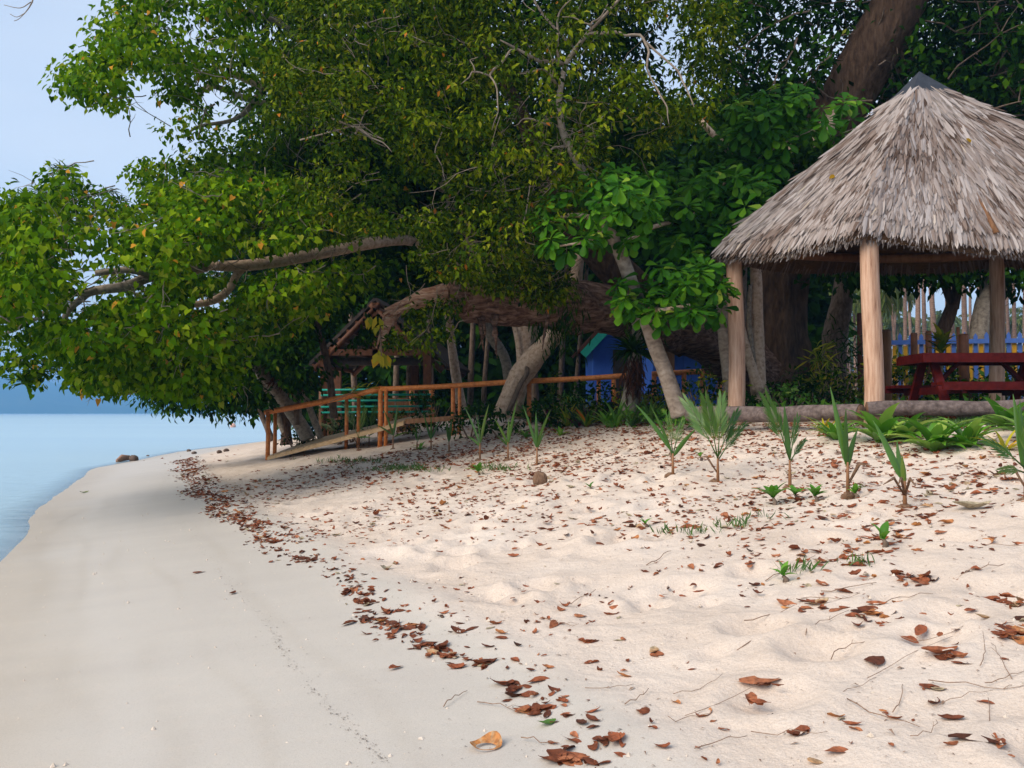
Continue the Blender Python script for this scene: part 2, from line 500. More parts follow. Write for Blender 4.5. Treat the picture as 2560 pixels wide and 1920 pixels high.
def mesh_of(name, v, faces, m, tint=None, smooth=True, attrs=None):
    """faces: list of (F,k) int arrays or list of tuples"""
    me = bpy.data.meshes.new(name)
    v = np.asarray(v, np.float32)
    me.vertices.add(len(v))
    me.vertices.foreach_set('co', v.ravel())
    if isinstance(faces, np.ndarray):
        k = faces.shape[1]
        idx = faces.ravel()
        tot = np.full(len(faces), k)
    else:
        tot = np.array([len(f) for f in faces])
        idx = np.concatenate([np.asarray(f) for f in faces])
    me.loops.add(len(idx))
    me.loops.foreach_set('vertex_index', idx.astype(np.int32))
    me.polygons.add(len(tot))
    st = np.concatenate([[0], np.cumsum(tot)[:-1]])
    me.polygons.foreach_set('loop_start', st.astype(np.int32))
    try:
        me.polygons.foreach_set('loop_total', tot.astype(np.int32))
    except Exception:
        pass
    me.polygons.foreach_set('use_smooth', np.full(len(tot), smooth))
    for key, arr in ({'tint': tint} if tint is not None else {}).items():
        me.attributes.new(key, 'FLOAT', 'POINT').data.foreach_set('value', np.asarray(arr, np.float32))
    for key, arr in (attrs or {}).items():
        me.attributes.new(key, 'FLOAT', 'POINT').data.foreach_set('value', np.asarray(arr, np.float32))
    me.update(calc_edges=True)
    me.materials.append(m)
    return me


def link(name, me, parent=None):
    o = bpy.data.objects.new(name, me)
    COL.objects.link(o)
    if parent is not None:
        o.parent = parent
        o.matrix_parent_inverse = Matrix.Identity(4)
        if me is not None:
            pl = parent
            off = Vector((0, 0, 0))
            while pl is not None:
                off += pl.location
                pl = pl.parent
            o.location = -off
    return o


def obj(name, v, faces, m, parent=None, tint=None, smooth=True, attrs=None):
    return link(name, mesh_of(name, v, faces, m, tint, smooth, attrs), parent)


def tag(o, label=None, cat=None, group=None, kind=None):
    if label: o['label'] = label
    if cat: o['category'] = cat
    if group: o['group'] = group
    if kind: o['kind'] = kind
    return o


def thing(name, label, cat, loc, group=None):
    """an Empty at the base of a thing; its parts are built in world coordinates and parented"""
    o = bpy.data.objects.new(name, None)
    COL.objects.link(o)
    o.location = tuple(float(a) for a in loc)
    o.empty_display_size = .2
    return tag(o, label, cat, group)


class MB:
    def __init__(s):
        s.v, s.f, s.t, s.n = [], [], [], 0

    def add(s, v, f, tint=0.5):
        v = np.asarray(v, float)
        s.v.append(v)
        s.f += [tuple(int(i) + s.n for i in q) for q in f]
        s.t.append(np.full(len(v), tint) if np.isscalar(tint) else np.asarray(tint))
        s.n += len(v)
        return s

    def box(s, c, size, rot=None, tint=.5):
        x, y, z = np.asarray(size) / 2
        v = np.array([(-x, -y, -z), (x, -y, -z), (x, y, -z), (-x, y, -z), (-x, -y, z), (x, -y, z), (x, y, z), (-x, y, z)])
        if rot is not None:
            v = v @ np.asarray(rot).T
        return s.add(v + np.asarray(c), [(0, 3, 2, 1), (4, 5, 6, 7), (0, 1, 5, 4), (1, 2, 6, 5), (2, 3, 7, 6), (3, 0, 4, 7)], tint)

    def beam(s, a, b, w, h, up=(0, 0, 1), tint=.5):
        a, b = np.asarray(a, float), np.asarray(b, float)
        d = b - a
        L = np.linalg.norm(d)
        d = d / L
        x = np.cross(np.asarray(up, float), d)
        x /= np.linalg.norm(x)
        u = np.cross(d, x)
        return s.box((a + b) / 2, (w, L, h), np.stack([x, d, u], 1), tint)

    def tube(s, path, rad, n=8, wob=0, seed=0, flute=0):
        path = np.asarray(path, float)
        rad = np.broadcast_to(np.asarray(rad, float), (len(path),))
        tan = np.gradient(path, axis=0)
        tan /= np.linalg.norm(tan, axis=1)[:, None] + 1e-9
        ref = np.array([0, 0, 1.]) if abs(tan[0, 2]) < .8 else np.array([1., 0, 0])
        x = np.cross(ref, tan[0]); x /= np.linalg.norm(x)
        vs = []
        a = np.linspace(0, 2 * np.pi, n, endpoint=False)
        r2 = np.random.default_rng(seed + 1)
        ph = r2.uniform(0, 6, 3)
        for k in range(len(path)):
            x = x - tan[k] * np.dot(x, tan[k]); x /= np.linalg.norm(x)
            y = np.cross(tan[k], x)
            rr = rad[k] * np.ones(n)
            if wob:
                rr = rr * (1 + wob * (np.sin(2 * a + ph[0] + k * .5) * .5 + np.sin(3 * a + ph[1] - k * .8) * .5 + r2.uniform(-.5, .5, n)))
            if flute:
                rr = rr * (1 + flute * (1 - k / max(1, len(path) - 1)) ** 1.5 * np.sin(6 * a + ph[2]))
            vs.append(path[k] + np.outer(np.cos(a) * rr, x) + np.outer(np.sin(a) * rr, y))
        v = np.concatenate(vs)
        f = []
        for k in range(len(path) - 1):
            for j in range(n):
                j2 = (j + 1) % n
                f.append((k * n + j, k * n + j2, (k + 1) * n + j2, (k + 1) * n + j))
        f.append(tuple(range(n - 1, -1, -1)))
        f.append(tuple(range((len(path) - 1) * n, len(path) * n)))
        return s.add(v, f)

    def build(s, name, m, parent=None, smooth=True, tint=False):
        return obj(name, np.concatenate(s.v), s.f, m, parent, np.concatenate(s.t) if tint else None, smooth)


def catmull(pts, n=6):
    p = np.asarray(pts, float)
    p = np.vstack([2 * p[0] - p[1], p, 2 * p[-1] - p[-2]])
    out = []
    for i in range(1, len(p) - 2):
        for t in np.linspace(0, 1, n, endpoint=False):
            a, b, c, d = p[i - 1], p[i], p[i + 1], p[i + 2]
            out.append(.5 * (2 * b + (c - a) * t + (2 * a - 5 * b + 4 * c - d) * t * t + (3 * b - a - 3 * c + d) * t ** 3))
    out.append(p[-2])
    return np.array(out)


DSC = 1.0   # distance scale while a tree is being laid out


def limb(pxs, n=10, sub=5, wob=.08, seed=0, mb=None, flute=0):
    """pxs: list of (px, py, depth, radius in m) -> tube"""
    a = np.array([list(P(x, y, d * DSC)) + [r * DSC] for x, y, d, r in pxs])
    c = catmull(a, sub)
    mb = mb or MB()
    mb.tube(c[:, :3], np.maximum(c[:, 3], .003), n, wob, seed, flute)
    return mb


# leaf templates: x across, y along, z up
def LT(v, f):
    return np.array(v, float), f


T_OVAL = LT([(0, 0, 0), (-.26, .45, .05), (0, .5, -.02), (.26, .45, .05), (0, 1, -.12)], np.array([(0, 2, 1), (0, 3, 2), (1, 2, 4), (2, 3, 4)]))
T_QUAD = LT([(0, 0, 0), (-.3, .5, .03), (.3, .5, .03), (0, 1, -.05)], np.array([(0, 2, 1), (1, 2, 3)]))
T_HEART = LT([(0, .1, 0), (-.3, -.04, .02), (.3, -.04, .02), (-.46, .28, .05), (.46, .28, .05), (0, .45, -.03), (-.27, .66, .02), (.27, .66, .02), (0, 1.05, -.14)],
             np.array([(0, 5, 3), (0, 3, 1), (0, 2, 4), (0, 4, 5), (3, 5, 6), (5, 4, 7), (6, 5, 8), (5, 7, 8)]))
T_OBOV = LT([(0, 0, 0), (-.06, .2, .02), (.06, .2, .02), (0, .25, -.01), (-.19, .55, .04), (.19, .55, .04), (0, .55, -.03), (-.25, .8, .02), (.25, .8, .02), (0, .8, -.06), (-.13, .96, -.04), (.13, .96, -.04), (0, 1.0, -.1)],
            np.array([(0, 3, 1), (0, 2, 3), (1, 3, 6), (1, 6, 4), (2, 5, 6), (2, 6, 3), (4, 6, 9), (4, 9, 7), (5, 8, 9), (5, 9, 6), (7, 9, 12), (7, 12, 10), (8, 11, 12), (8, 12, 9)]))
T_LANCE = LT([(0, 0, 0), (-.07, .35, .02), (0, .35, -.01), (.07, .35, .02), (-.05, .7, -.03), (0, .7, -.06), (.05, .7, -.03), (0, 1, -.2)],
             np.array([(0, 2, 1), (0, 3, 2), (1, 2, 5), (1, 5, 4), (2, 3, 6), (2, 6, 5), (4, 5, 7), (5, 6, 7)]))


def basis(D, N):
    D = D / (np.linalg.norm(D, axis=-1, keepdims=True) + 1e-9)
    X = np.cross(D, N)
    X /= np.linalg.norm(X, axis=-1, keepdims=True) + 1e-9
    N = np.cross(X, D)
    return X, D, N


def scatter(tmpl, pos, D, N, sc, tint):
    tv, tf = tmpl
    X, D, N = basis(D, N)
    sc = np.broadcast_to(np.asarray(sc, float), (len(pos),))
    X = X * rng.uniform(.68, 1.12, len(pos))[:, None]
    N = N * rng.uniform(.3, 2.2, len(pos))[:, None]
    v = pos[:, None] + sc[:, None, None] * (tv[None, :, 0, None] * X[:, None] + tv[None, :, 1, None] * D[:, None] + tv[None, :, 2, None] * N[:, None])
    k = len(tv)
    f = (tf[None] + (np.arange(len(pos)) * k)[:, None, None]).reshape(-1, 3)
    return v.reshape(-1, 3), f, np.repeat(tint, k)


def unit(n, r=None):
    a = (r or rng).normal(size=(n, 3))
    return a / np.linalg.norm(a, axis=1)[:, None]


def in_poly(poly, q):
    poly = np.asarray(poly, float)
    x, y = q[:, 0], q[:, 1]
    ins = np.zeros(len(q), bool)
    dmin = np.full(len(q), 1e9)
    for i in range(len(poly)):
        (x1, y1), (x2, y2) = poly[i], poly[(i + 1) % len(poly)]
        c = ((y1 > y) != (y2 > y)) & (x < (x2 - x1) * (y - y1) / (y2 - y1 + 1e-12) + x1)
        ins ^= c
        t = np.clip(((x - x1) * (x2 - x1) + (y - y1) * (y2 - y1)) / ((x2 - x1) ** 2 + (y2 - y1) ** 2 + 1e-9), 0, 1)
        dmin = np.minimum(dmin, np.hypot(x - x1 - t * (x2 - x1), y - y1 - t * (y2 - y1)))
    return ins, dmin


def crown_points(poly, n, dc, th, soft=45, dx=0.0, dens=None):
    """n points in a rounded mass whose outline has been sized from the picture; dc depth at px=512, dx change per px, th half thickness"""
    poly = np.asarray(poly, float)
    lo, hi = poly.min(0), poly.max(0)
    got, m = [], 0
    while m < n:
        q = rng.uniform(lo, hi, (n * 3, 2))
        ins, d = in_poly(poly, q)
        keep = ins
        if dens is not None:
            keep = keep & (rng.uniform(0, 1, len(q)) < dens(q[:, 0], q[:, 1]))
        e = np.sqrt(np.clip(d / soft, .04, 1))
        y = DSC * (dc + dx * (q[:, 0] - 512) + th * e * rng.uniform(-1, 1, len(q)))
        p = P(q[keep, 0], q[keep, 1], y[keep])
        got.append(p)
        m += len(p)
    return np.concatenate(got)[:n]


CLEAR = []
BARE = []   # points along limbs that stand free of leaves toward the light


def prune(pos):
    # leaves are cut back where a limb shows bare
    px = 512 + F * pos[:, 0] / pos[:, 1]
    py = 413 - F * (pos[:, 2] - CAM_Z) / pos[:, 1]
    keep = np.ones(len(pos), bool)
    for line, wd, pr in CLEAR:
        for (x1, y1, d1), (x2, y2, d2) in zip(line[:-1], line[1:]):
            t = np.clip(((px - x1) * (x2 - x1) + (py - y1) * (y2 - y1)) / ((x2 - x1) ** 2 + (y2 - y1) ** 2 + 1e-9), 0, 1)
            q = np.hypot(px - x1 - t * (x2 - x1), py - y1 - t * (y2 - y1))
            keep &= ~((q < wd) & (pos[:, 1] < d1 + (d2 - d1) * t + .1) & (rng.uniform(0, 1, len(pos)) < pr))
    sd = np.array(sun_dir)
    for b in BARE:
        v = pos - b
        al = v @ sd
        pe = np.linalg.norm(v - al[:, None] * sd, axis=1)
        keep &= ~((al > -.2) & (al < 3.2) & (pe < .3 + .09 * np.abs(al)) & (rng.uniform(0, 1, len(pos)) < .85))
    return keep


def holes(scale, seed, lo=.1, k=3.0):
    return lambda x, y: np.clip(.62 + k * fbm(x / scale + 50, y / scale + 50, seed, 3), lo, 1)


def clump_leaves(cent, per, rad, hang=.5, flat=.6, face=(-.35, -.75, .4), faceamt=.9):
    """leaves around clump centres -> pos, dir, normal"""
    n = len(cent) * per
    off = unit(n) * (rng.uniform(0, 1, n) ** .45)[:, None] * rad
    off[:, 2] *= flat
    pos = np.repeat(cent, per, 0) + off
    D = off / rad * .9 + unit(n) * .7
    D[:, 2] -= hang
    N = np.asarray(face) * faceamt + unit(n) * .75 + np.array([0, 0, .45]) + off / rad * .4
    return pos, D, N


def twigs(cent, core, n, L, r, name, parent, m=None):
    """crooked forking twigs among the clumps, running back toward the limbs"""
    m = m or M_twig
    pick = rng.choice(len(cent), min(n, len(cent)), replace=False)
    vs, fs, k = [], [], 0

    def run(pts, rr):
        nonlocal k
        t = pts[-1] - pts[0]
        x = np.cross(t, [0.3, .2, 1]); x /= np.linalg.norm(x) + 1e-9
        y = np.cross(t, x); y /= np.linalg.norm(y) + 1e-9
        for q, R_ in zip(pts, rr):
            for an in (0, 2.094, 4.189):
                vs.append(q + R_ * (math.cos(an) * x + math.sin(an) * y))
        for s in range(len(pts) - 1):
            for j in range(3):
                a = k + s * 3
                fs.append((a + j, a + (j + 1) % 3, a + 3 + (j + 1) % 3, a + 3 + j))
        k += 3 * len(pts)
    for i in pick:
        a = cent[i]
        d = core - a
        d = d / (np.linalg.norm(d) + 1e-6) + unit(1)[0] * .6
        d /= np.linalg.norm(d)
        ln = L * rng.uniform(.6, 1.5)
        p, pts, dd = a + d * ln * .8, [], -d
        for s in range(7):
            pts.append(p)
            dd = dd + unit(1)[0] * .42
            dd /= np.linalg.norm(dd)
            p = p + dd * ln / 6
        pts = np.array(pts)
        run(pts, r * np.linspace(1.2, .25, 7))
        for st in (2, 4):
            f = dd + unit(1)[0] * .9; f /= np.linalg.norm(f)
            q = pts[st]
            run(np.array([q, q + f * ln * .18 + unit(1)[0] * ln * .03, q + f * ln * .3 + unit(1)[0] * ln * .07]), r * np.array([.7, .5, .2]))
    o = obj(name, np.array(vs), np.array(fs), m, parent)
    o['kind'] = 'stuff'
    return o


def foliage(parent, name, tmpl, m, pos, D, N, size, tint, n_parts=0, part_name='leaf'):
    """joined foliage; the n_parts leaves that show largest become objects of their own"""
    n = len(pos)
    size = np.broadcast_to(np.asarray(size, float), (n,)).copy()
    keep = np.ones(n, bool)
    if n_parts:
        X, Dn, Nn = basis(D, N)
        v = pos - C0
        dist = np.linalg.norm(v, axis=1)
        px = 512 + F * v[:, 0] / v[:, 1]
        py = 413 - F * v[:, 2] / v[:, 1]
        inn = (px > 4) & (px < 1020) & (py > 4) & (py < 764)
        cells = {}
        show = size / dist ** 2.2 * (.35 + np.abs((Nn * v).sum(1) / dist)) * inn
        order = np.argsort(-show)[:n_parts * 5]
        chosen = []
        for i in order:
            c = (int(px[i] // 5), int(py[i] // 5))
            if c in cells: continue
            cells[c] = 1
            chosen.append(i)
            if len(chosen) >= n_parts: break
        tv, tf = tmpl
        var = []
        for k in range(8):
            var.append(mesh_of(part_name, tv, tf, m, np.full(len(tv), np.quantile(tint, (k + .5) / 8))))
        base = Vector(parent.location)
        qs = np.searchsorted(np.sort(tint), tint) * 8 // n
        for i in chosen:
            o = bpy.data.objects.new(part_name, var[min(7, int(qs[i]))])
            COL.objects.link(o)
            o.parent = parent
            M = Matrix.Identity(4)
            for r_ in range(3):
                M[r_][0], M[r_][1], M[r_][2] = X[i][r_] * size[i], Dn[i][r_] * size[i], Nn[i][r_] * size[i]
            M.translation = Vector(pos[i]) - base
            o.matrix_local = M
        keep[chosen] = False
    v, f, t = scatter(tmpl, pos[keep], D[keep], N[keep], size[keep], tint[keep])
    o = obj(name, v, f, m, parent, t, True)
    o['kind'] = 'stuff'
    return o


def leafy(parent, name, cent, per, rad, tmpl, m, size, jitter=.3, bias=0, n_parts=0, yellow=0.0, **kw):
    pos, D, N = clump_leaves(cent, per, rad, **kw)
    n = len(pos)
    t = np.clip(.45 + .2 * rng.normal(size=n) + np.repeat(.12 * rng.normal(size=len(cent)), per) + bias, 0, .93)
    kp = prune(pos)
    pos, D, N, t, n = pos[kp], D[kp], N[kp], t[kp], int(kp.sum())
    if yellow:
        t[rng.uniform(0, 1, n) < yellow] = 1.0
    return foliage(parent, name, tmpl, m, pos, D, N, size * rng.uniform(1 - jitter, 1 + jitter, n), t, n_parts)

# ------------------------------------------------------------------ setting: sand, sea, hills


def axis(segs):
    return np.unique(np.round(np.concatenate([np.arange(a, b, st) for a, b, st in segs]), 4))


def grid(xs, ys):
    X, Y = np.meshgrid(xs, ys)
    nx, ny = len(xs), len(ys)
    i = np.arange(nx * ny).reshape(ny, nx)
    f = np.stack([i[:-1, :-1], i[:-1, 1:], i[1:, 1:], i[1:, :-1]], -1).reshape(-1, 4)
    return X.ravel(), Y.ravel(), f


xs = axis([(-6900, -900, 1500), (-900, -100, 200), (-100, -20, 10), (-20, -7, .3), (-7, 8, .045), (8, 20, .3), (20, 100, 10), (100, 900, 200), (900, 6901, 1500)])
ys = axis([(-280, -10, 30), (-10, 1, .8), (1, 2.2, .2), (2.2, 7, .035), (7, 13, .05), (13, 26, .12), (26, 60, .6), (60, 150, 8), (150, 900, 150), (900, 6901, 1500)])
X, Y, f = grid(xs, ys)
Z = Tpits(X, Y)
far = np.clip((np.hypot(X, Y) - 200) / 300, 0, 1)
left = (S(X, Y) < 0)
Z = Z * (1 - far) + far * np.where(left, -2.4, 1.6)
s_ = S(X, Y)
wet = np.clip(1 - (s_ - .12 + .25 * fbm(X * 1.1, Y * 1.1, 5, 3)) / .35, 0, 1)
soil = np.clip((s_ - 6.75 + 1.1 * fbm(X * .9, Y * .9, 8, 3)) / .9, 0, 1)
swq = np.zeros_like(s_)
for c_, w_, a_, sd_ in ((-.55, .05, .5, 1), (-1.0, .04, .6, 2), (-1.35, .07, .5, 3), (-1.7, .05, .7, 4), (-2.0, .09, .5, 5)):
    swq += a_ * np.exp(-((s_ - c_ + .5 * fbm(X * .5, Y * .5, 200 + sd_, 3)) / w_) ** 2) * np.clip(vnoise(X * .8, Y * .8, 210 + sd_) * 1.6 - .4, 0, 1)
sand = obj('beach', np.stack([X, Y, Z], 1), f, M_sand, attrs={'wet': wet, 'soil': soil, 'swash': np.clip(swq, 0, 1), 'damp': np.clip(1 - (Z - .01 + .06 * fbm(X * 1.5, Y * 1.5, 77, 2)) / .065, 0, 1)})
tag(sand, kind='structure')

wxs = axis([(-6900, -900, 1000), (-900, -100, 100), (-100, -30, 5), (-30, 6, .3), (6, 100, 20), (100, 6901, 1200)])
wys = axis([(-280, -10, 30), (-10, 4, 1), (4, 60, .4), (60, 150, 8), (150, 900, 150), (900, 6901, 1000)])
X, Y, f = grid(wxs, wys)
dep = -T(X, Y)
deep = np.clip(.3 + dep / .05, 0, 1)
deep = np.where(np.hypot(X, Y) > 200, 1, deep)
sea = obj('sea_water', np.stack([X, Y, np.zeros_like(X)], 1), f, M_water, attrs={'deep': deep})
tag(sea, kind='structure')


def hill(name, y0, prof, depth, seed, lump):
    px = np.linspace(prof[0][0], prof[-1][0], 420)
    h = np.interp(px, [p[0] for p in prof], [p[1] for p in prof]) * y0 / F + CAM_Z
    x = (px - 512) / F * y0
    rows = [0, .02, .12, .35, .7, 1.0, 1.6]
    prof_h = [-.05, .45, .62, .8, .93, 1.0, .2]
    vs = []
    for r_, ph in zip(rows, prof_h):
        y = y0 + r_ * depth + 0 * x
        z = h * ph
        lumpy = fbm(x / lump, (y + r_ * 900) / lump, seed, 4) * 11 + fbm(x / (lump * .25), y / lump * 3 + r_ * 30, seed + 9, 3) * 5
        z = z + lumpy * (ph > .1) * min(1, .5 + ph)
        vs.append(np.stack([x, y, z], 1))
    n = len(x)
    i = np.arange(n * len(rows)).reshape(len(rows), n)
    f = np.stack([i[:-1, :-1], i[:-1, 1:], i[1:, 1:], i[1:, :-1]], -1).reshape(-1, 4)
    tag(obj(name, np.concatenate(vs), f, M_hill), kind='structure')


hill('hill', 2500, [(-260, 58), (-60, 40), (-10, 32), (10, 29), (25, 26), (40, 21), (58, 14), (75, 11.5), (120, 11), (175, 11.5), (210, 10), (300, 10), (520, 9)], 500, 3, 45)
hill('hill', 5600, [(-260, 18), (60, 15), (120, 14.5), (180, 14), (240, 10), (330, 8), (520, 8)], 600, 13, 90)

haze_m = bpy.data.materials.new('haze_air')
haze_m.use_nodes = True
hn = haze_m.node_tree
hn.nodes.clear()
ho = hn.nodes.new('ShaderNodeOutputMaterial')
hv = hn.nodes.new('ShaderNodeVolumePrincipled')
hv.inputs['Color'].default_value = (.22, .53, .95, 1)
hv.inputs['Density'].default_value = 7.0e-4
hv.inputs['Anisotropy'].default_value = 0.0
hn.links.new(hv.outputs[0], ho.inputs['Volume'])
hz = MB().box((0, 3350, 66), (14200, 7500, 140)).build('haze', haze_m, smooth=False)
tag(hz, kind='stuff')

# ------------------------------------------------------------------ thatched gazebo
FLOOR = 1.42
PP = {'A': (3.2, 12.85), 'B': (4.37, 10.9), 'D': (9.3, 11.4), 'E': (10.2, 13.3), 'C': (7.4, 13.7), 'H': (5.72, 14.25)}
EZ = {'A': 3.80, 'B': 3.68, 'D': 3.7, 'E': 3.76, 'C': 3.87, 'H': 3.9}
order = ['A', 'B', 'D', 'E', 'C', 'H']
APEX = np.array([5.7, 12.45, 6.16])
cen = np.array([6.3, 12.6])
gz = thing('thatched_gazebo', 'open thatched gazebo on peeled log posts above the beach', 'gazebo', (5.8, 12.5, FLOOR))
eave = {}
for k in order:
    p = np.array(PP[k])
    d = p - cen
    eave[k] = np.array([*(p + d / np.linalg.norm(d) * .34), EZ[k]])
for k in order:
    x, y = PP[k]
    top = EZ[k] + .12
    b = ground(x, y) - .25
    r0 = .122 if k in 'AB' else .115
    pts = np.array([(x + .02 * math.sin(z * 2 + x), y, z) for z in np.linspace(b, top, 9)])
    MB().tube(pts, np.linspace(r0, r0 * .88, 9), 18, .035, seed=int(x * 10)).build('post', M_post, gz)
for i, k in enumerate(order):
    j = order[(i + 1) % 6]
    a, b = np.array([*PP[k], EZ[k] + .05]), np.array([*PP[j], EZ[j] + .05])
    MB().tube([a, (a + b) / 2 - (0, 0, .02), b], .07, 10, .05, i).build('beam', M_beam, gz)
for i, k in enumerate(order):
    j = order[(i + 1) % 6]
    for t in (0, .33, .66):
        e = eave[k] * (1 - t) + eave[j] * t
        e = e + (APEX - e) * .04 - (0, 0, .09)
        MB().tube([e, e * .45 + (APEX - (0, 0, .2)) * .55, APEX - (0, 0, .22)], .04, 7).build('rafter', M_beam, gz)


def eave_at(k, j, t):
    e = eave[k] * (1 - t) + eave[j] * t
    return e - np.array([0, 0, .038 * np.linalg.norm(eave[k] - eave[j]) * math.sin(math.pi * t)])


# roof shell with thickness
mb = MB()
NS, NR = 14, 8
ring_up, ring_dn = [], []
for v_ in np.linspace(0.02, .985, NR):
    up, dn = [], []
    for i, k in enumerate(order):
        j = order[(i + 1) % 6]
        for t in np.linspace(0, 1, NS, endpoint=False):
            e = eave_at(k, j, t)
            q = APEX * (1 - v_) + e * v_
            out_ = np.array([*(e[:2] - cen), 0]); out_ /= np.linalg.norm(out_)
            up.append(q)
            dn.append(q - np.array([0, 0, .13]) - out_ * .02)
    ring_up.append(up); ring_dn.append(dn)
M_ = NS * 6
vs = np.concatenate([np.array(ring_up).reshape(-1, 3), np.array(ring_dn).reshape(-1, 3)])
fs = []
off = NR * M_
for r_ in range(NR - 1):
    for a in range(M_):
        b = (a + 1) % M_
        fs.append((r_ * M_ + a, (r_ + 1) * M_ + a, (r_ + 1) * M_ + b, r_ * M_ + b))
        fs.append((off + r_ * M_ + a, off + r_ * M_ + b, off + (r_ + 1) * M_ + b, off + (r_ + 1) * M_ + a))
for a in range(M_):
    b = (a + 1) % M_
    fs.append(((NR - 1) * M_ + a, off + (NR - 1) * M_ + a, off + (NR - 1) * M_ + b, (NR - 1) * M_ + b))
obj('roof', vs, fs, M_thatch_under, gz, smooth=False)

T_STRIP = LT([(-.5, 0, 0), (.5, 0, 0), (-.56, .5, .0), (.56, .5, .0), (0, .5, .12), (-.36, .9, .0), (.36, .9, .02), (.05, 1.06, -.05)],
             np.array([(0, 1, 4), (0, 4, 2), (1, 3, 4), (2, 4, 5), (4, 6, 5), (4, 3, 6), (5, 6, 7)]))
spos, sD, sN, ssz, st, sfront, swd, sback = [], [], [], [], [], [], [], []
faces6 = [('A', 'B', 8800), ('B', 'D', 17500), ('D', 'E', 900), ('E', 'C', 900), ('C', 'H', 900), ('H', 'A', 1100)]
for k, j, n in faces6:
    tt = rng.uniform(0, 1, n)
    vv = np.sqrt(rng.uniform(.012, 1, n))
    e1, e2 = eave[k], eave[j]
    fn = np.cross(e1 - APEX, e2 - APEX); fn /= np.linalg.norm(fn)
    if fn[2] < 0: fn = -fn
    for t, v_ in zip(tt, vv):
        e = eave_at(k, j, t)
        q = APEX * (1 - v_) + e * v_
        dn = (e - APEX) / np.linalg.norm(e - APEX)
        lat = np.cross(fn, dn)
        L = rng.uniform(.16, .38)
        q = q - dn * L * .75 + fn * (.012 + .03 * rng.random())
        d = dn + lat * rng.normal(0, .16) + fn * rng.uniform(-.02, .09)
        if v_ > .94: d[2] -= .25
        spos.append(q); sD.append(d); sN.append(fn + lat * rng.normal(0, .35)); ssz.append(L); sfront.append(k in 'AB')
        sback.append(False)
        swd.append(rng.uniform(.018, .052) if rng.random() < .8 else rng.uniform(.006, .016))
    # eave fringe, two rows
    m = {'A': 420, 'B': 800}.get(k, 240)
    for t in rng.uniform(0, 1, m):
        e = eave_at(k, j, t)
        dn = (e - APEX) / np.linalg.norm(e - APEX)
        lat = np.cross(fn, dn)
        L = rng.uniform(.16, .3)
        q = e - dn * L * .75 - fn * rng.uniform(.0, .1)
        d = dn + lat * rng.normal(0, .15) + np.array([0, 0, -.35 - .4 * rng.random()])
        spos.append(q); sD.append(d); sN.append(fn + lat * rng.normal(0, .3)); ssz.append(L); sfront.append(False)
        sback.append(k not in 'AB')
        swd.append(rng.uniform(.015, .035))
spos, sD, sN, ssz, swd = map(np.array, (spos, sD, sN, ssz, swd))
sfront = np.array(sfront)
n = len(spos)
tn = .5 + .16 * rng.normal(size=n) + .8 * fbm(spos[:, 0] * 1.5, spos[:, 2] * 1.5 + spos[:, 1], 70, 4) - .35 * (vnoise(spos[:, 0] * 7, spos[:, 2] * 5 + spos[:, 1] * 7, 71) > .8)
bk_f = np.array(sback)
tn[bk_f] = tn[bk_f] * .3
tn = np.clip(tn, 0, 1)
Xb, Db, Nb = basis(sD, sN)
tv, tf = T_STRIP
vv = spos[:, None] + tv[None, :, 0, None] * (Xb * swd[:, None])[:, None] + tv[None, :, 1, None] * (Db * ssz[:, None])[:, None] + tv[None, :, 2, None] * (Nb * swd[:, None])[:, None]
sel = np.where(sfront)[0]
sel = sel[np.argsort(-(ssz * swd)[sel])][:300]
rest = np.ones(n, bool); rest[sel] = False
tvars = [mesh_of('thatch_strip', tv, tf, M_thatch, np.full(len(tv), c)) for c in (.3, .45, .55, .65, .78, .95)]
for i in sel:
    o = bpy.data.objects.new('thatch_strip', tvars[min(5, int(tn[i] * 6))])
    COL.objects.link(o); o.parent = gz
    M = Matrix.Identity(4)
    for r_ in range(3):
        M[r_][0], M[r_][1], M[r_][2] = Xb[i][r_] * swd[i], Db[i][r_] * ssz[i], Nb[i][r_] * swd[i]
    M.translation = Vector(spos[i] + Nb[i] * .012) - Vector(gz.location)
    o.matrix_local = M
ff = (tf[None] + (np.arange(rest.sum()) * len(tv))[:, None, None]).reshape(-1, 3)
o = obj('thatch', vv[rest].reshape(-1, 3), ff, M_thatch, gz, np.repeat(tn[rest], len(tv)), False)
o['kind'] = 'stuff'

# dark tarp on the peak and along the hips of the far faces
mb = MB()
capz = APEX + np.array([0, 0, .12])
ringc = []
for k in order:
    d = eave[k] - APEX
    ringc.append(APEX + d * .125 + np.array([0, 0, .055]))
vs = [capz] + ringc + [c - np.array([0, 0, .03]) for c in ringc]
fs = [(0, 1 + i, 1 + (i + 1) % 6) for i in range(6)] + [(1 + i, 7 + i, 7 + (i + 1) % 6, 1 + (i + 1) % 6) for i in range(6)]
obj('ridge_cap', vs, fs, M_cap, gz, smooth=False)
for k, j in (('A', 'H'), ('D', 'E')):
    a, b = eave[k], eave[j]
    mb = MB()
    vs = []
    for v_ in np.linspace(.08, .93, 9):
        p0 = APEX * (1 - v_) + a * v_
        p1 = APEX * (1 - v_) + (a * .8 + b * .2) * v_
        lift = .075 - .045 * v_
        vs += [p0 + (0, 0, lift), p1 + (0, 0, lift), p1 + (0, 0, lift - .02), p0 + (0, 0, lift - .02)]
    fs = []
    for r_ in range(8):
        o_ = r_ * 4
        for q in range(4):
            fs.append((o_ + q, o_ + (q + 1) % 4, o_ + 4 + (q + 1) % 4, o_ + 4 + q))
    fs += [(3, 2, 1, 0), (32, 33, 34, 35)]
    obj('hip_flashing', vs, fs, M_cap, gz, smooth=False)
# a few orange leaves on the roof
for px, py, d in ((974, 146, 11.3), (809, 177, 11.75), (824, 174, 11.7), (799, 206, 11.55)):
    pass

# logs in front of the gazebo


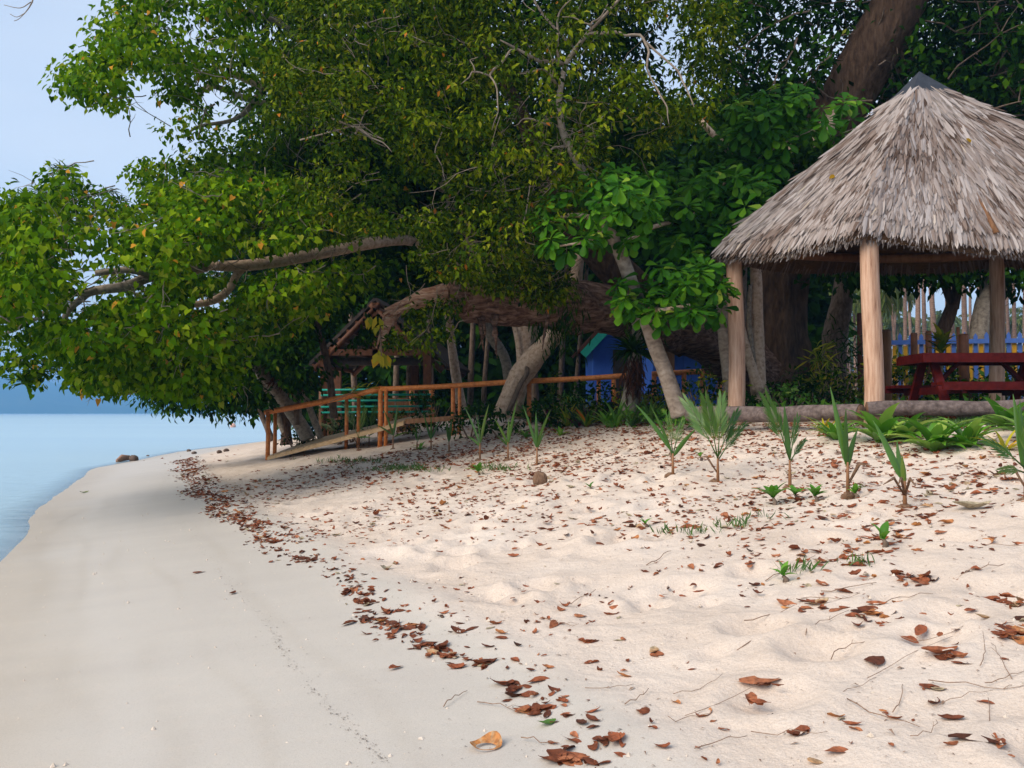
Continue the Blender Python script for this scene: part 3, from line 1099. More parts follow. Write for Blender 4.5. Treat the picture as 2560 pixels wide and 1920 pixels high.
def log(a, b, r, label, nm='log'):
    a, b = np.asarray(a, float), np.asarray(b, float)
    g = thing('border_log', label, 'log', (*((a + b) / 2)[:2], min(a[2], b[2]) - r), 'logs edging the gazebo floor')
    pts = np.array([a + (b - a) * t + np.array([0, 0, .012 * math.sin(t * 9)]) for t in np.linspace(0, 1, 13)])
    mb = MB().tube(pts, r * (1 + .05 * np.sin(np.arange(13) * 1.7)), 18, .04, 5)
    mb.f = mb.f[:-2]
    mb.build('bark', M_logbark, g)
    d = (b - a) / np.linalg.norm(b - a)
    for e, s in ((a, -1), (b, 1)):
        MB().tube([e - d * s * .03, e + d * s * .006], r * .97, 18, .02, 6).build('cut_end', M_logend, g)


log(P(689, 414.5, 12.5), P(861, 413, 10.55), .10, 'grey palm log with a dark cut end lying below the two front posts')
log(P(867, 409.5, 10.75), P(1090, 406, 10.3), .09, 'brown log lying in front of the picnic table')

# picnic table
tb = thing('picnic_table', 'dark red wooden picnic table under the thatched roof', 'picnic table', (5.85, 11.45, FLOOR))
u = np.array([.999, -.04, 0]); w_ = np.array([.03, .9995, 0]); zz = np.array([0, 0, 1.])
o0 = np.array([5.06, 11.05, 0])
Rt = np.stack([u, w_, zz], 1)
TL, TW = 1.75, .8


def tp(a, b, z):
    return o0 + u * a + w_ * b + zz * z


for i in range(5):
    bw = TW / 5
    MB().box(tp(TL / 2, bw * (i + .5), FLOOR + .80), (TL, bw - .012, .038), Rt).build('tabletop_plank', M_red, tb, False)
for b in (-.004, TW + .004):
    MB().box(tp(TL / 2, b, FLOOR + .752), (TL + .02, .03, .1), Rt).build('table_apron', M_red, tb, False)
for a in (.006, TL - .006):
    MB().box(tp(a, TW / 2, FLOOR + .752), (.03, TW - .05, .098), Rt).build('table_apron', M_red, tb, False)
for b in (-.38, TW + .24):
    for q in (0, .155):
        MB().box(tp(TL / 2 + .02, b + q, FLOOR + .43), (TL, .14, .04), Rt).build('bench_plank', M_red, tb, False)
    MB().box(tp(TL / 2 + .02, b - .085 if b < 0 else b + .24, FLOOR + .395), (TL, .028, .09), Rt).build('bench_apron', M_red, tb, False)
for a in (.22, TL - .22):
    for s, b0, b1 in ((1, .26, -.24), (-1, TW - .26, TW + .24)):
        MB().beam(tp(a, b0, FLOOR + .76), tp(a, b1, FLOOR - .03), .055, .1, u).build('leg', M_red, tb, False)
    MB().beam(tp(a + .058, -.45, FLOOR + .36), tp(a + .058, TW + .45, FLOOR + .36), .05, .09).build('crossbeam', M_red, tb, False)
    m = .62 if a < 1 else TL - .62
    MB().beam(tp(a + (.05 if a < 1 else -.05), TW / 2, FLOOR + .38), tp(m, TW / 2, FLOOR + .74), .045, .07, w_).build('brace', M_red, tb, False)

# ------------------------------------------------------------------ handrail, ramp
hr = thing('handrail', 'orange brown pole handrail climbing from the beach to the trees', 'handrail', (*P(267, 456, 20)[:2], .5))
rail = [(265, 412.5, 20), (300, 406, 19.8), (340, 398, 19.5), (382, 388.5, 19.2)]
c = np.array([P(*q) for q in rail])
MB().tube(catmull(c, 4), .062, 10, .06, 1).build('rail', M_rail, hr)
c = np.array([P(*q) for q in [(381, 389, 19.15), (450, 386, 18.7), (520, 381.5, 18.2), (575, 379, 17.8), (631, 375.5, 17.4)]])
MB().tube(catmull(c, 4), .055, 10, .06, 2).build('rail', M_rail, hr)
posts = [(267.5, 457, 412, 19.95, .06), (274.5, 452, 412, 20.4, .055), (346, 434, 399, 19.8, .05), (358, 430, 396, 19.8, .05), (380, 424, 389, 19.15, .06), (385.5, 430, 390, 19.1, .05),
         (452.5, 421, 387, 18.7, .055), (459, 420, 387, 18.65, .045), (528.5, 408, 382, 18.1, .06), (598, 403, 379, 17.7, .05), (613, 404, 377, 17.55, .055)]
for x, yb, yt, d, r_ in posts:
    b, t = P(x, yb, d), P(x + .6, yt, d)
    b[2] = min(b[2], ground(b[0], b[1])) - .1
    MB().tube([b, (b + t) / 2 + (.008, 0, 0), t], r_ * .84, 9, .05, int(x)).build('post', M_rail, hr)

rp = thing('ramp', 'pale wooden boardwalk ramp rising beside the orange handrail', 'ramp', (*P(330, 440, 19.6)[:2], .6))
a0, a1 = P(268, 456, 19.9), P(404, 421, 18.9)
b0, b1 = a0 + (.55, 1.5, .3), a1 + (.55, 1.5, .22)
NPL = 22
for i in range(NPL):
    t0, t1 = i / NPL, (i + .93) / NPL
    q = [a0 * (1 - t0) + a1 * t0, a0 * (1 - t1) + a1 * t1, b0 * (1 - t1) + b1 * t1, b0 * (1 - t0) + b1 * t0]
    v = q + [p - np.array([0, 0, .05]) for p in q]
    obj('plank', v, [(0, 1, 2, 3), (7, 6, 5, 4), (0, 4, 5, 1), (1, 5, 6, 2), (2, 6, 7, 3), (3, 7, 4, 0)], M_ramp, rp, smooth=False)
MB().beam(a0 + (0, -.03, -.06), a1 + (0, -.03, -.06), .04, .06).build('edge_board', M_ramp, rp, False)
MB().beam(P(406, 421.5, 18.8), P(470, 417, 18.4), .05, .1).build('edge_board', M_beam, rp, False)

# ------------------------------------------------------------------ A-frame shelter and turquoise railing
D0 = 23.0
sh = thing('gable_shelter', 'dark open gable shelter in the shade behind the orange handrail', 'shelter', (*P(375, 412, D0)[:2], 1.2))
ap, el, er = P(375, 299, D0), P(309, 365, D0), P(447, 366, D0)
back = np.array([.4, 3.6, 0])
for e in (el, er):
    nrm = np.cross(e - ap, back); nrm /= np.linalg.norm(nrm)
    if nrm[2] < 0: nrm = -nrm
    v = [ap, e, e + back, ap + back]
    v = [p + nrm * .05 for p in v] + [p - nrm * .03 for p in v]
    obj('roof', v, [(0, 1, 2, 3), (7, 6, 5, 4), (0, 4, 5, 1), (1, 5, 6, 2), (2, 6, 7, 3), (3, 7, 4, 0)], M_roofdark, sh, smooth=False)
    for t in np.linspace(.06, .97, 8):
        p = ap * (1 - t) + e * t - nrm * .09
        MB().beam(p, p + back, .07, .08).build('batten', M_darkwood, sh, False)
    for s in (.0, .96):
        MB().tube([ap - nrm * .18 + back * s, e - nrm * .18 + back * s], .075, 8).build('rafter', M_darkwood, sh)
MB().beam(P(324, 352.5, D0), P(428, 352.5, D0), .12, .16).build('tie_beam', M_darkwood, sh, False)
MB().beam(P(322, 361.5, D0 + .2), P(430, 361.5, D0 + .2), .12, .2).build('tie_beam', M_roofdark, sh, False)
MB().beam(P(375.5, 303, D0 + .02), P(375.5, 361, D0 + .02), .16, .14, (1, 0, 0)).build('king_post', M_darkwood, sh, False)
MB().beam(P(373, 316, D0 + 3.2), P(371, 355, D0 + 3.2), .22, .2, (1, 0, 0)).build('king_post', M_roofdark, sh, False)
for px, dd, wd in ((325, 0, .2), (427.5, 0, .2), (415, 2.6, .22), (338, 3.2, .2)):
    t = P(px, 350 if dd == 0 else 356, D0 + dd)
    b = np.array([t[0], t[1], ground(t[0], t[1]) - .1])
    MB().beam(b, t, wd, wd, (1, 0, 0)).build('post', M_darkwood, sh, False)
tr_ = thing('turquoise_railing', 'railing of thin turquoise bars between orange posts before the dark shelter', 'railing', (*P(375, 418, 22.2)[:2], 1.2))
for yy in (390, 395.3, 401, 407, 412.5):
    MB().tube([P(321, yy, 22.3), P(431, yy - .8, 22.2)], .026, 7).build('rail', M_teal, tr_)
for px in (322.5, 331, 383, 412, 431.5):
    t = P(px, 389, 22.4); b = np.array([t[0], t[1], ground(t[0], t[1]) - .1])
    MB().tube([b, t], .07 if px > 400 else .09, 8).build('post', M_beam if px < 400 else M_rail, tr_)
for px in (386, 405):
    t = P(px, 398, 22.9); b = np.array([t[0], t[1], ground(t[0], t[1]) - .1])
    MB().box((t + b) / 2, (.42, .05, t[2] - b[2])).build('panel', M_beam, tr_, False)

# ------------------------------------------------------------------ blue hut
D1 = 26.0
bh = thing('blue_hut', 'small blue painted hut with turquoise bargeboards behind the leaning trunk', 'hut', (*P(620, 410, D1)[:2], 1.4))


def wall(name, px0, px1, yt, d, m, dz=.12, parent=bh):
    a, b = P(px0, yt, d), P(px1, yt, d)
    g = ground(a[0], a[1]) - .2
    MB().box(((a[0] + b[0]) / 2, d + dz / 2, (a[2] + g) / 2), (b[0] - a[0], dz, a[2] - g)).build(name, m, parent, False)


hap, hl, hrr = P(619, 316, D1), P(583, 355, D1), P(655, 355, D1)
wl_, wr_ = P(593, 350, D1 + .25), P(645, 350, D1 + .25)
g0 = ground(wl_[0], wl_[1]) - .2
gp = [(wl_[0], g0), (wr_[0], g0), (wr_[0], wr_[2]), (hap[0], hap[2] - .2), (wl_[0], wl_[2])]
v = [(x, D1 + .25, z) for x, z in gp] + [(x, D1 + .37, z) for x, z in gp]
obj('front_wall', v, [(0, 1, 2, 3, 4), (9, 8, 7, 6, 5)] + [(i, i + 5, (i + 1) % 5 + 5, (i + 1) % 5) for i in range(5)], M_blue, bh, smooth=False)
for x0 in (wl_[0], wr_[0] - .1):
    MB().box((x0 + .05, D1 + 1.65, (g0 + wl_[2]) / 2), (.1, 2.5, wl_[2] - g0)).build('side_wall', M_blue, bh, False)
px0, px1 = P(613, 350, D1 + .2), P(632, 350, D1 + .2)
MB().box(((px0[0] + px1[0]) / 2, D1 + .21, (g0 + px0[2]) / 2), (px1[0] - px0[0], .06, px0[2] - g0)).build('door', M_dark_door, bh, False)
bk = np.array([0, 3.0, 0])
for e in (hl, hrr):
    MB().beam(hap + (0, -.03, 0), e + (0, -.03, 0), .05, .22).build('bargeboard', M_teal, bh, False)
    nrm = np.array([-(hap - e)[2], 0, (hap - e)[0]]); nrm /= np.linalg.norm(nrm)
    if nrm[2] < 0: nrm = -nrm
    v = [hap, e, e + bk, hap + bk]
    v = [p + nrm * .2 for p in v] + [p + nrm * .12 for p in v]
    obj('roof', v, [(0, 1, 2, 3), (7, 6, 5, 4), (0, 4, 5, 1), (1, 5, 6, 2), (2, 6, 7, 3), (3, 7, 4, 0)], M_roofred, bh, smooth=False)
bw2 = thing('blue_cabin', 'blue boarded cabin with a brown porch post beside the slender leaning trunk', 'cabin', (*P(690, 410, D1 - 1.5)[:2], 1.4))
d2 = D1 - 2.0
xs_ = np.linspace(653, 745, 13)
for i in range(12):
    a, b = P(xs_[i], 341, d2), P(xs_[i + 1], 341, d2)
    g = ground(a[0], a[1]) - .2
    MB().box(((a[0] + b[0]) / 2, d2 + .06 + .006 * (i % 2), (a[2] + g) / 2), (b[0] - a[0] - .012, .05, a[2] - g)).build('board', M_blue, bw2, False)
a, b = P(653.5, 341.5, d2), P(744.5, 341.5, d2)
MB().box(((a[0] + b[0]) / 2, d2 + 1.12, (a[2] + g) / 2), (b[0] - a[0], 2.0, a[2] - g)).build('wall', M_blue, bw2, False)
a, b = P(640, 336, d2 - .9), P(760, 333, d2 - .9)
MB().box(((a[0] + b[0]) / 2, d2 + .6, a[2] + .1), (b[0] - a[0], 3.2, .12), np.array([[1, 0, 0], [0, 1, 0], [0, .12, 1]])).build('roof', M_roofred, bw2, False)
t = P(669.5, 338, d2 - .8); b = np.array([t[0], t[1], ground(t[0], t[1]) - .1])
MB().tube([b, t], .13, 9, .04).build('porch_post', M_beam, bw2)
pr = thing('porch_railing', 'low orange pole railing before the blue cabin', 'railing', (*P(690, 400, d2 - 1.4)[:2], 1.4))
c = [P(652, 374, d2 - 1.4), P(690, 372, d2 - 1.4), P(722, 371, d2 - 1.4)]
MB().tube(c, .07, 9, .05).build('rail', M_rail, pr)
for px in (654, 684, 702.5, 720):
    t = P(px, 373, d2 - 1.4); b = np.array([t[0], t[1], ground(t[0], t[1]) - .1])
    MB().tube([b, t], .06, 8, .05).build('post', M_rail, pr)

# ------------------------------------------------------------------ picket fence
pf = thing('picket_fence', 'blue and yellow picket fence behind the picnic table', 'fence', (*P(960, 400, 17.2)[:2], 1.5))
fa, fb = P(866, 343, 17.4), P(1120, 339, 16.6)
gz0 = 1.44
for dz in (0, -.95):
    MB().beam(fa + (0, 0, dz), fb + (0, 0, dz), .04, .085).build('rail', M_bluefence, pf, False)
NP = 46
dirf = (fb - fa) / np.linalg.norm(fb - fa)
Rf = np.stack([np.array([dirf[0], dirf[1], 0]), np.array([-dirf[1], dirf[0], 0]), zz], 1)
for i in range(NP):
    c = fa + (fb - fa) * (i + .5) / NP
    blue = i % 2 == 0
    top = c[2] + (.17 if blue else -.055) + rng.uniform(-.02, .02)
    w2, d_ = .036, .012
    y0_ = .034
    pr_ = [(-w2, gz0), (w2, gz0), (w2, top - .06), (0, top), (-w2, top - .06)] if blue else [(-w2, gz0), (w2, gz0), (w2, top), (0, top + .001), (-w2, top)]
    v = [np.array([c[0], c[1], 0]) + Rf @ np.array([a_, y0_ + s * d_, z_]) for s in (0, 1) for a_, z_ in pr_]
    obj('picket', v, [(0, 1, 2, 3, 4), (9, 8, 7, 6, 5)] + [(q, q + 5, (q + 1) % 5 + 5, (q + 1) % 5) for q in range(5)], M_bluefence if blue else M_yelfence, pf, smooth=False)
for i, (px, yt, d, r_, m, lab) in enumerate(((886, 363 - 32, 14.6, .08, M_beam, 'short brown round post beside the gazebo pillar'), (914, 334, 16.2, .06, M_darkwood, 'thin dark stake left of the croton by the fence'),
                                          (928.5, 332, 16.3, .055, M_darkwood, 'dark stake half behind the croton by the fence'), (963.5, 335, 15.8, .085, M_darkwood, 'thick dark stump post right of the croton'),
                                          (958, 328, 16.6, .03, M_darkwood, 'slim tall dark stake right of the croton'), (859.5, 314, 17.5, .05, M_roofred, 'tall thin red brown post left of the front gazebo pillar'))):
    t = P(px, yt, d)
    g = thing('wooden_post', lab, 'post', (t[0], t[1], ground(t[0], t[1])))
    MB().tube([(t[0], t[1], ground(t[0], t[1]) - .1), t], r_, 10, .05, i).build('shaft', m, g)
    MB().tube([t + (0, 0, .003), t + (0, 0, .02)], r_ * .9, 10, .05, i).build('cut_end', M_logend, g)
# ------------------------------------------------------------------ trees


def gbase(px, d, py=415):
    p = P(px, py, d)
    return (p[0], p[1], ground(p[0], p[1]))


def sub(parent, name, pxs, m, n=9, wob=.08, seed=0, sub_=5, flute=0):
    return limb(pxs, n, sub_, wob, seed, flute=flute).build(name, m, parent)


# --- heart-leaved tree reaching over the beach
DSC = 1.4
ht = thing('heart_leaved_tree', 'spreading tree with heart-shaped leaves overhanging the water line, yellowing leaves among the green', 'tree', gbase(513, 19))
sub(ht, 'trunk', [(513, 418, 13.6, .12), (528, 345, 13.6, .12), (535, 295, 13.3, .12), (480, 268, 12.9, .11), (440, 258, 12.7, .11)], M_palebark, 10)
sub(ht, 'limb', [(440, 258, 12.7, .08), (412, 241, 12.3, .075), (372, 243, 11.8, .078), (335, 250, 11.7, .082), (300, 257, 11.4, .08), (250, 265, 11.0, .07), (198, 266, 10.7, .055)], M_palebark, 10, .07, 3)
sub(ht, 'limb', [(243, 267, 11.0, .055), (236, 276, 10.95, .05), (229, 289, 10.9, .048), (217, 299, 10.8, .046), (200, 304, 10.7, .04), (181, 306, 10.6, .05), (166, 324, 10.5, .04), (156, 341, 10.4, .03)], M_palebark, 8, .06, 4)
sub(ht, 'limb', [(205, 266, 10.7, .08), (170, 272, 10.4, .065), (146, 278, 10.2, .06), (127, 286, 10.1, .055), (94, 291, 10.0, .05), (81, 299, 9.95, .04), (68, 311, 9.9, .035), (62, 327, 9.9, .03)], M_greybark, 8, .06, 5)
sub(ht, 'branch', [(150, 276, 10.2, .05), (143, 272, 10.1, .045), (123, 270, 10.0, .04), (95, 273, 9.9, .035)], M_greybark, 7, .05, 6)
sub(ht, 'branch', [(97, 290, 10.0, .04), (85, 292, 9.9, .04), (51, 298, 9.8, .03), (43, 314, 9.75, .025), (14, 330, 9.7, .02), (-10, 338, 9.7, .012)], M_greybark, 7, .05, 7)
sub(ht, 'branch', [(51, 298, 9.8, .025), (25, 290, 9.7, .02), (-10, 284, 9.6, .015)], M_greybark, 6, .05, 8)
sub(ht, 'limb', [(480, 268, 12.9, .11), (440, 180, 12.7, .11), (360, 130, 12.4, .11), (310, 100, 12, .07), (262, 86, 11.8, .055), (230, 74, 11.6, .045), (208, 90, 11.4, .03)], M_palebark, 8, .06, 9)
sub(ht, 'branch', [(300, 96, 12, .05), (274, 104, 11.8, .04), (245, 98, 11.6, .04), (210, 86, 11.5, .035), (195, 102, 11.4, .03)], M_greybark, 7, .05, 10)
sub(ht, 'branch', [(262, 90, 11.8, .04), (238, 118, 11.6, .03), (200, 126, 11.5, .02), (185, 136, 11.4, .012)], M_greybark, 6, .05, 11)
sub(ht, 'branch', [(360, 130, 12.4, .08), (300, 40, 12, .05), (240, 10, 11.6, .03), (140, 2, 11.2, .015)], M_greybark, 7, .05, 12)
for k, pts in enumerate(([(110, 381, 10, .012), (98, 386, 9.95, .01), (82, 390, 9.9, .007), (71, 389, 9.9, .003)], [(150, 384, 10, .014), (130, 394, 10, .01), (112, 395, 9.9, .006)],
                         [(250, 6, 11, .015), (245, 22, 11, .01), (240, 46, 11, .005)], [(215, 104, 11, .014), (205, 112, 11, .01), (198, 138, 11, .006)])):
    sub(ht, 'twig', pts, M_twig, 5, .03, 20 + k)
core = P(330, 240, 12.5 * DSC)
low = [(-80, 228), (0, 230), (10, 192), (30, 200), (50, 208), (62, 172), (90, 188), (143, 203), (160, 196), (230, 175), (300, 185), (360, 220), (400, 268), (350, 290), (300, 325), (250, 345), (232, 374), (200, 382), (153, 380),
       (139, 370), (105, 366), (75, 372), (50, 345), (22, 333), (-80, 335)]
for ln in (([(412, 241, 12.6), (372, 243, 12.0), (335, 250, 11.7), (300, 257, 11.4), (250, 265, 11.0), (198, 266, 10.7)], 9, .96), ([(243, 267, 11.0), (229, 289, 10.9), (217, 299, 10.8), (200, 304, 10.7)], 9, .96), ([(181, 306, 10.6), (166, 324, 10.5), (156, 341, 10.4)], 4, .6),
           ([(146, 278, 10.2), (127, 286, 10.1), (94, 291, 10.0), (81, 299, 9.95), (68, 311, 9.9)], 9, .96), ([(143, 272, 10.1), (123, 270, 10.0), (95, 273, 9.9)], 7, .95), ([(51, 298, 9.8), (43, 314, 9.75), (14, 330, 9.7)], 4, .6), ([(262, 86, 11.8), (230, 74, 11.6), (208, 90, 11.4)], 5, .7)):
    CLEAR.append(([(x, y, d * DSC) for x, y, d in ln[0]], *ln[1:]))
    if ln[1] >= 6:
        q = np.array(ln[0], float)
        for t in np.linspace(0, len(q) - 1.001, 14):
            i = int(t)
            w = q[i] + (q[i + 1] - q[i]) * (t - i)
            BARE.append(P(w[0], w[1], w[2] * DSC))
cl = crown_points(low, 1400, 11.4, 1.6, 35, dx=.0055, dens=holes(32, 5, .09, 4.2))
tips = [(-30, 325), (20, 333), (50, 345), (72, 376), (62, 383), (40, 366), (36, 378), (20, 388), (4, 364), (-30, 350)]
ct = crown_points(tips, 26, 9.9, .5, 20)
lo2 = [(75, 352), (140, 355), (235, 365), (240, 388), (222, 396), (200, 393), (172, 394), (153, 389), (139, 378), (128, 386), (107, 392), (80, 388)]
cu = crown_points(lo2, 150, 10.7, .8, 20, dx=.004)
up = [(140, -90), (120, 4), (97, 33), (84, 56), (62, 82), (67, 107), (98, 113), (150, 109), (172, 100), (190, 96), (250, 92), (330, 110), (400, 60), (400, -90)]
cuu = crown_points(up, 640, 12.2, 1.3, 45, dx=.0055, dens=holes(26, 8, .03, 4.5))
md = [(190, 100), (182, 118), (154, 138), (190, 148), (195, 160), (134, 168), (138, 187), (165, 205), (300, 210), (400, 250), (420, 100), (330, 95), (255, 100), (235, 120)]
cm = crown_points(md, 480, 13.2, 1.2, 40, dx=.005, dens=lambda x, y: np.where((x < 260) & (y < 150), .3, 1))
allc = np.concatenate([cl, ct, cu, cuu, cm])
leafy(ht, 'crown', allc, 24, .25 * DSC, T_HEART, M_heart, .066 * DSC, n_parts=300, yellow=.01, hang=.75, face=(-.3, -.7, .4), faceamt=.55)
twigs(allc, core, 420, .8, .009, 'twigs', ht, M_greybark)
# small whorled shoots of another kind at the tips
wh = thing('lance_leaved_tree', 'tree with starry whorls of narrow leaves rising behind the heart-leaved branches', 'tree', gbase(288, 22.6))
sub(wh, 'trunk', [(288, 440, 16.1, .065), (272, 405, 15.8, .06), (220, 300, 14.5, .05), (110, 215, 12.8, .04), (70, 180, 12.4, .02)], M_greybark, 8)
wc = crown_points([(5, 225), (15, 190), (35, 193), (58, 165), (68, 163), (75, 182), (108, 192), (130, 205), (142, 222), (110, 235), (40, 235)], 110, 12.2, .6, 20)
wc = np.concatenate([wc, P([25, 40, 62, 66, 47, 100], [195, 192, 168, 176, 200, 196], [12 * DSC] * 6), crown_points([(25, 370), (48, 366), (55, 376), (30, 386), (20, 386)], 7, 9.8, .2, 8)])
pos = np.repeat(wc, 15, 0)
a = rng.uniform(0, 6.28, len(pos))
el_ = rng.uniform(-.5, .9, len(pos))
D = np.stack([np.cos(a) * np.cos(el_), np.sin(a) * np.cos(el_), np.sin(el_)], 1)
foliage(wh, 'crown', T_LANCE, M_dark, pos + D * .02, D, unit(len(pos)) * .4 + (0, -.3, 1), DSC * rng.uniform(.12, .2, len(pos)), np.clip(.75 + .2 * rng.normal(size=len(pos)), 0, 1))
DSC = 1.0
BARE = []
for t in np.linspace(0, 1, 8):
    BARE.append(P(452 - 70 * t, 286 + 30 * t, 14.5))

# --- dark low foliage behind the beach end, with its leaning trunks
lt = thing('leaning_beach_tree', 'dark bushy tree with a thick trunk leaning left above the end of the beach', 'tree', gbase(303, 21.5))
sub(lt, 'trunk', [(308, 440, 20.9, .17), (300, 424, 20.9, .16), (282, 398, 20.8, .15), (268, 379, 20.7, .14), (255, 364, 20.6, .12), (230, 330, 20.5, .08), (200, 300, 20, .05)], M_greybark, 10, .05, 31)
sub(lt, 'limb', [(262, 371, 21, .08), (245, 345, 20.6, .06), (238, 325, 20.4, .04)], M_greybark, 7, .05, 32)
dk = [(150, 330), (250, 330), (330, 250), (420, 262), (440, 300), (380, 330), (330, 350), (310, 375), (290, 395), (262, 402), (257, 408), (243, 406), (231, 409), (200, 402), (172, 403), (155, 396), (140, 372)]
CLEAR.append(([(305, 432, 20.9), (282, 398, 20.8), (268, 379, 20.7), (256, 366, 20.6)], 8, .92))
CLEAR.append(([(262, 412, 20), (300, 406, 19.8), (340, 398, 19.5), (382, 388.5, 19.2)], 6, .97))
CLEAR.append(([(267, 415, 20), (267, 450, 20)], 7, .95)); CLEAR.append(([(274, 415, 20.4), (274, 450, 20.4)], 6, .95))
CLEAR.append(([(334, 418, 20.5), (330, 379, 20.5), (324, 350, 20.4), (317, 321, 20.2), (311, 292, 20), (304, 265, 19.8)], 5, .9))
CLEAR.append(([(375, 300, 23), (345, 330, 23), (313, 362, 23)], 11, .95)); CLEAR.append(([(376, 300, 23), (395, 320, 23)], 10, .92))
CLEAR.append(([(325, 352, 23), (425, 352, 23)], 5, .8)); CLEAR.append(([(325, 361, 23), (425, 361, 23)], 6, .8))
CLEAR.append(([(452, 286, 14.6), (425, 290, 14.6), (400, 303, 14.4), (382, 316, 14.4)], 8, .93)); CLEAR.append(([(385, 318, 14.4), (378, 352, 14.4)], 4, .9))
CLEAR.append(([(470, 300, 14.7), (520, 303, 15), (580, 309, 15.4), (640, 325, 16), (690, 342, 17), (725, 365, 17.8)], 9, .5))
CLEAR.append(([(842, 105, 17.6), (870, 55, 17.3), (905, -10, 17)], 27, .93))
dc = crown_points(dk, 700, 20.6, 1.5, 35, dx=.004)
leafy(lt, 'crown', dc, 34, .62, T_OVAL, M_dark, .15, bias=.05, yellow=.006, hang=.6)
ml = [(300, 200), (420, 262), (450, 290), (560, 290), (600, 300), (600, 200)]
st = [('slim_tree', 'thin bare trunk curving up through the shade left of the dark shelter', [(334, 418, 20.5, .09), (330, 379, 20.5, .085), (324, 350, 20.4, .08), (317, 321, 20.2, .075), (311, 292, 20, .07), (304, 262, 19.8, .06), (296, 230, 19.6, .04)], M_brownbark),
      ('slim_tree', 'slender pale trunk leaning left beside the left end of the orange handrail', [(272, 441, 23, .09), (268, 430, 23, .08), (263, 418, 23, .075), (256, 401, 22.8, .07), (250, 370, 22.5, .04)], M_brownbark),
      ('slim_tree', 'thin pale double trunk just right of the thick leaning trunk at the beach end', [(321, 438, 20.8, .08), (308, 404, 20.8, .075), (304, 386, 20.7, .07), (300, 350, 20.5, .05), (292, 320, 20.2, .03)], M_greybark)]
for k, (nm, lab, pts, m) in enumerate(st):
    g = thing(nm, lab, 'tree', gbase(pts[0][0], pts[0][2]), 'slim trunks at the end of the beach')
    sub(g, 'trunk', pts, m, 8, .05, 40 + k)
    top = pts[-1]
    c = crown_points([(top[0] - 35, top[1] - 30), (top[0] + 35, top[1] - 30), (top[0] + 40, top[1] + 25), (top[0] - 40, top[1] + 25)], 36, top[2], 1.0, 20)
    leafy(g, 'crown', c, 30, .55, T_OVAL, M_dark, .13, bias=.05)
    if k == 2:
        sub(g, 'trunk', [(299.5, 414, 20.9, .05), (299, 400, 20.9, .045), (298, 380, 20.8, .04), (300, 352, 20.6, .03)], M_greybark, 7, .05, 44)
st_ = thing('tree_stump', 'dark stump at the water edge behind the handrail end posts', 'stump', gbase(285, 22.5))
sub(st_, 'trunk', [(287, 445, 22.5, .16), (286, 430, 22.5, .13), (284, 417, 22.4, .12), (282, 408, 22.3, .07)], M_bark, 9, .1, 45)
fr = thing('dead_frond_clump', 'reddish brown clump of dead hanging fronds left of the dark shelter', 'dead fronds', gbase(293, 20.4))
sub(fr, 'stem', [(297, 425, 20.4, .06), (296, 400, 20.4, .06), (294, 366, 20.4, .05)], M_brownbark, 7)
c = P(293, 366, 20.4)
n = 90
a = rng.uniform(0, 6.28, n)
D = np.stack([np.cos(a) * .6, np.sin(a) * .6, -rng.uniform(.4, 1.4, n)], 1)
o = foliage(fr, 'fronds', T_LANCE, M_litter, np.repeat(c[None], n, 0) + unit(n) * .12, D, unit(n), rng.uniform(.4, .75, n), np.clip(rng.normal(.25, .12, n), 0, 1))

# --- giant dark tree with the leaning broken limb
gt = thing('giant_shade_tree', 'huge dark buttressed tree behind the gazebo with a leaning limb snapped off at the left', 'tree', gbase(775, 18.5))
sub(gt, 'trunk', [(779, 412, 18.5, 1.05), (779, 392, 18.5, .86), (778, 372, 18.5, .72), (776, 345, 18.5, .63), (778, 300, 18.5, .56), (788, 240, 18.3, .52), (810, 170, 18.0, .5), (850, 90, 17.6, .5), (884, 30, 17.2, .5), (908, -20, 17, .48), (930, -110, 17, .42), (950, -260, 17, .3)], M_bark, 36, .05, 50, 5, flute=.16)
sub(gt, 'limb', [(930, -110, 17, .3), (850, -170, 16.5, .22), (760, -220, 16, .14), (640, -260, 15.5, .08)], M_bark, 10, .06, 51)
sub(gt, 'limb', [(920, -60, 17, .3), (990, -130, 16.5, .2), (1080, -180, 16, .1)], M_bark, 10, .06, 52)
sub(gt, 'limb', [(850, 95, 17.6, .2), (818, 138, 17.2, .16), (790, 152, 16.9, .15), (762, 156, 16.7, .13), (730, 150, 16.4, .08), (700, 120, 16.2, .05)], M_palebark, 9, .06, 53)
# leaning limb: thick, near horizontal
sub(gt, 'leaning_limb', [(800, 398, 18.8, .45), (772, 383, 18.4, .55), (735, 358, 17.8, .52), (700, 337, 17.0, .47), (660, 322, 16.3, .45), (620, 312, 15.8, .44), (580, 307, 15.4, .43), (540, 304, 15.1, .40), (500, 301, 14.9, .38), (468, 298, 14.7, .36), (448, 292, 14.6, .33)], M_bark_limb, 30, .15, 54, 6)
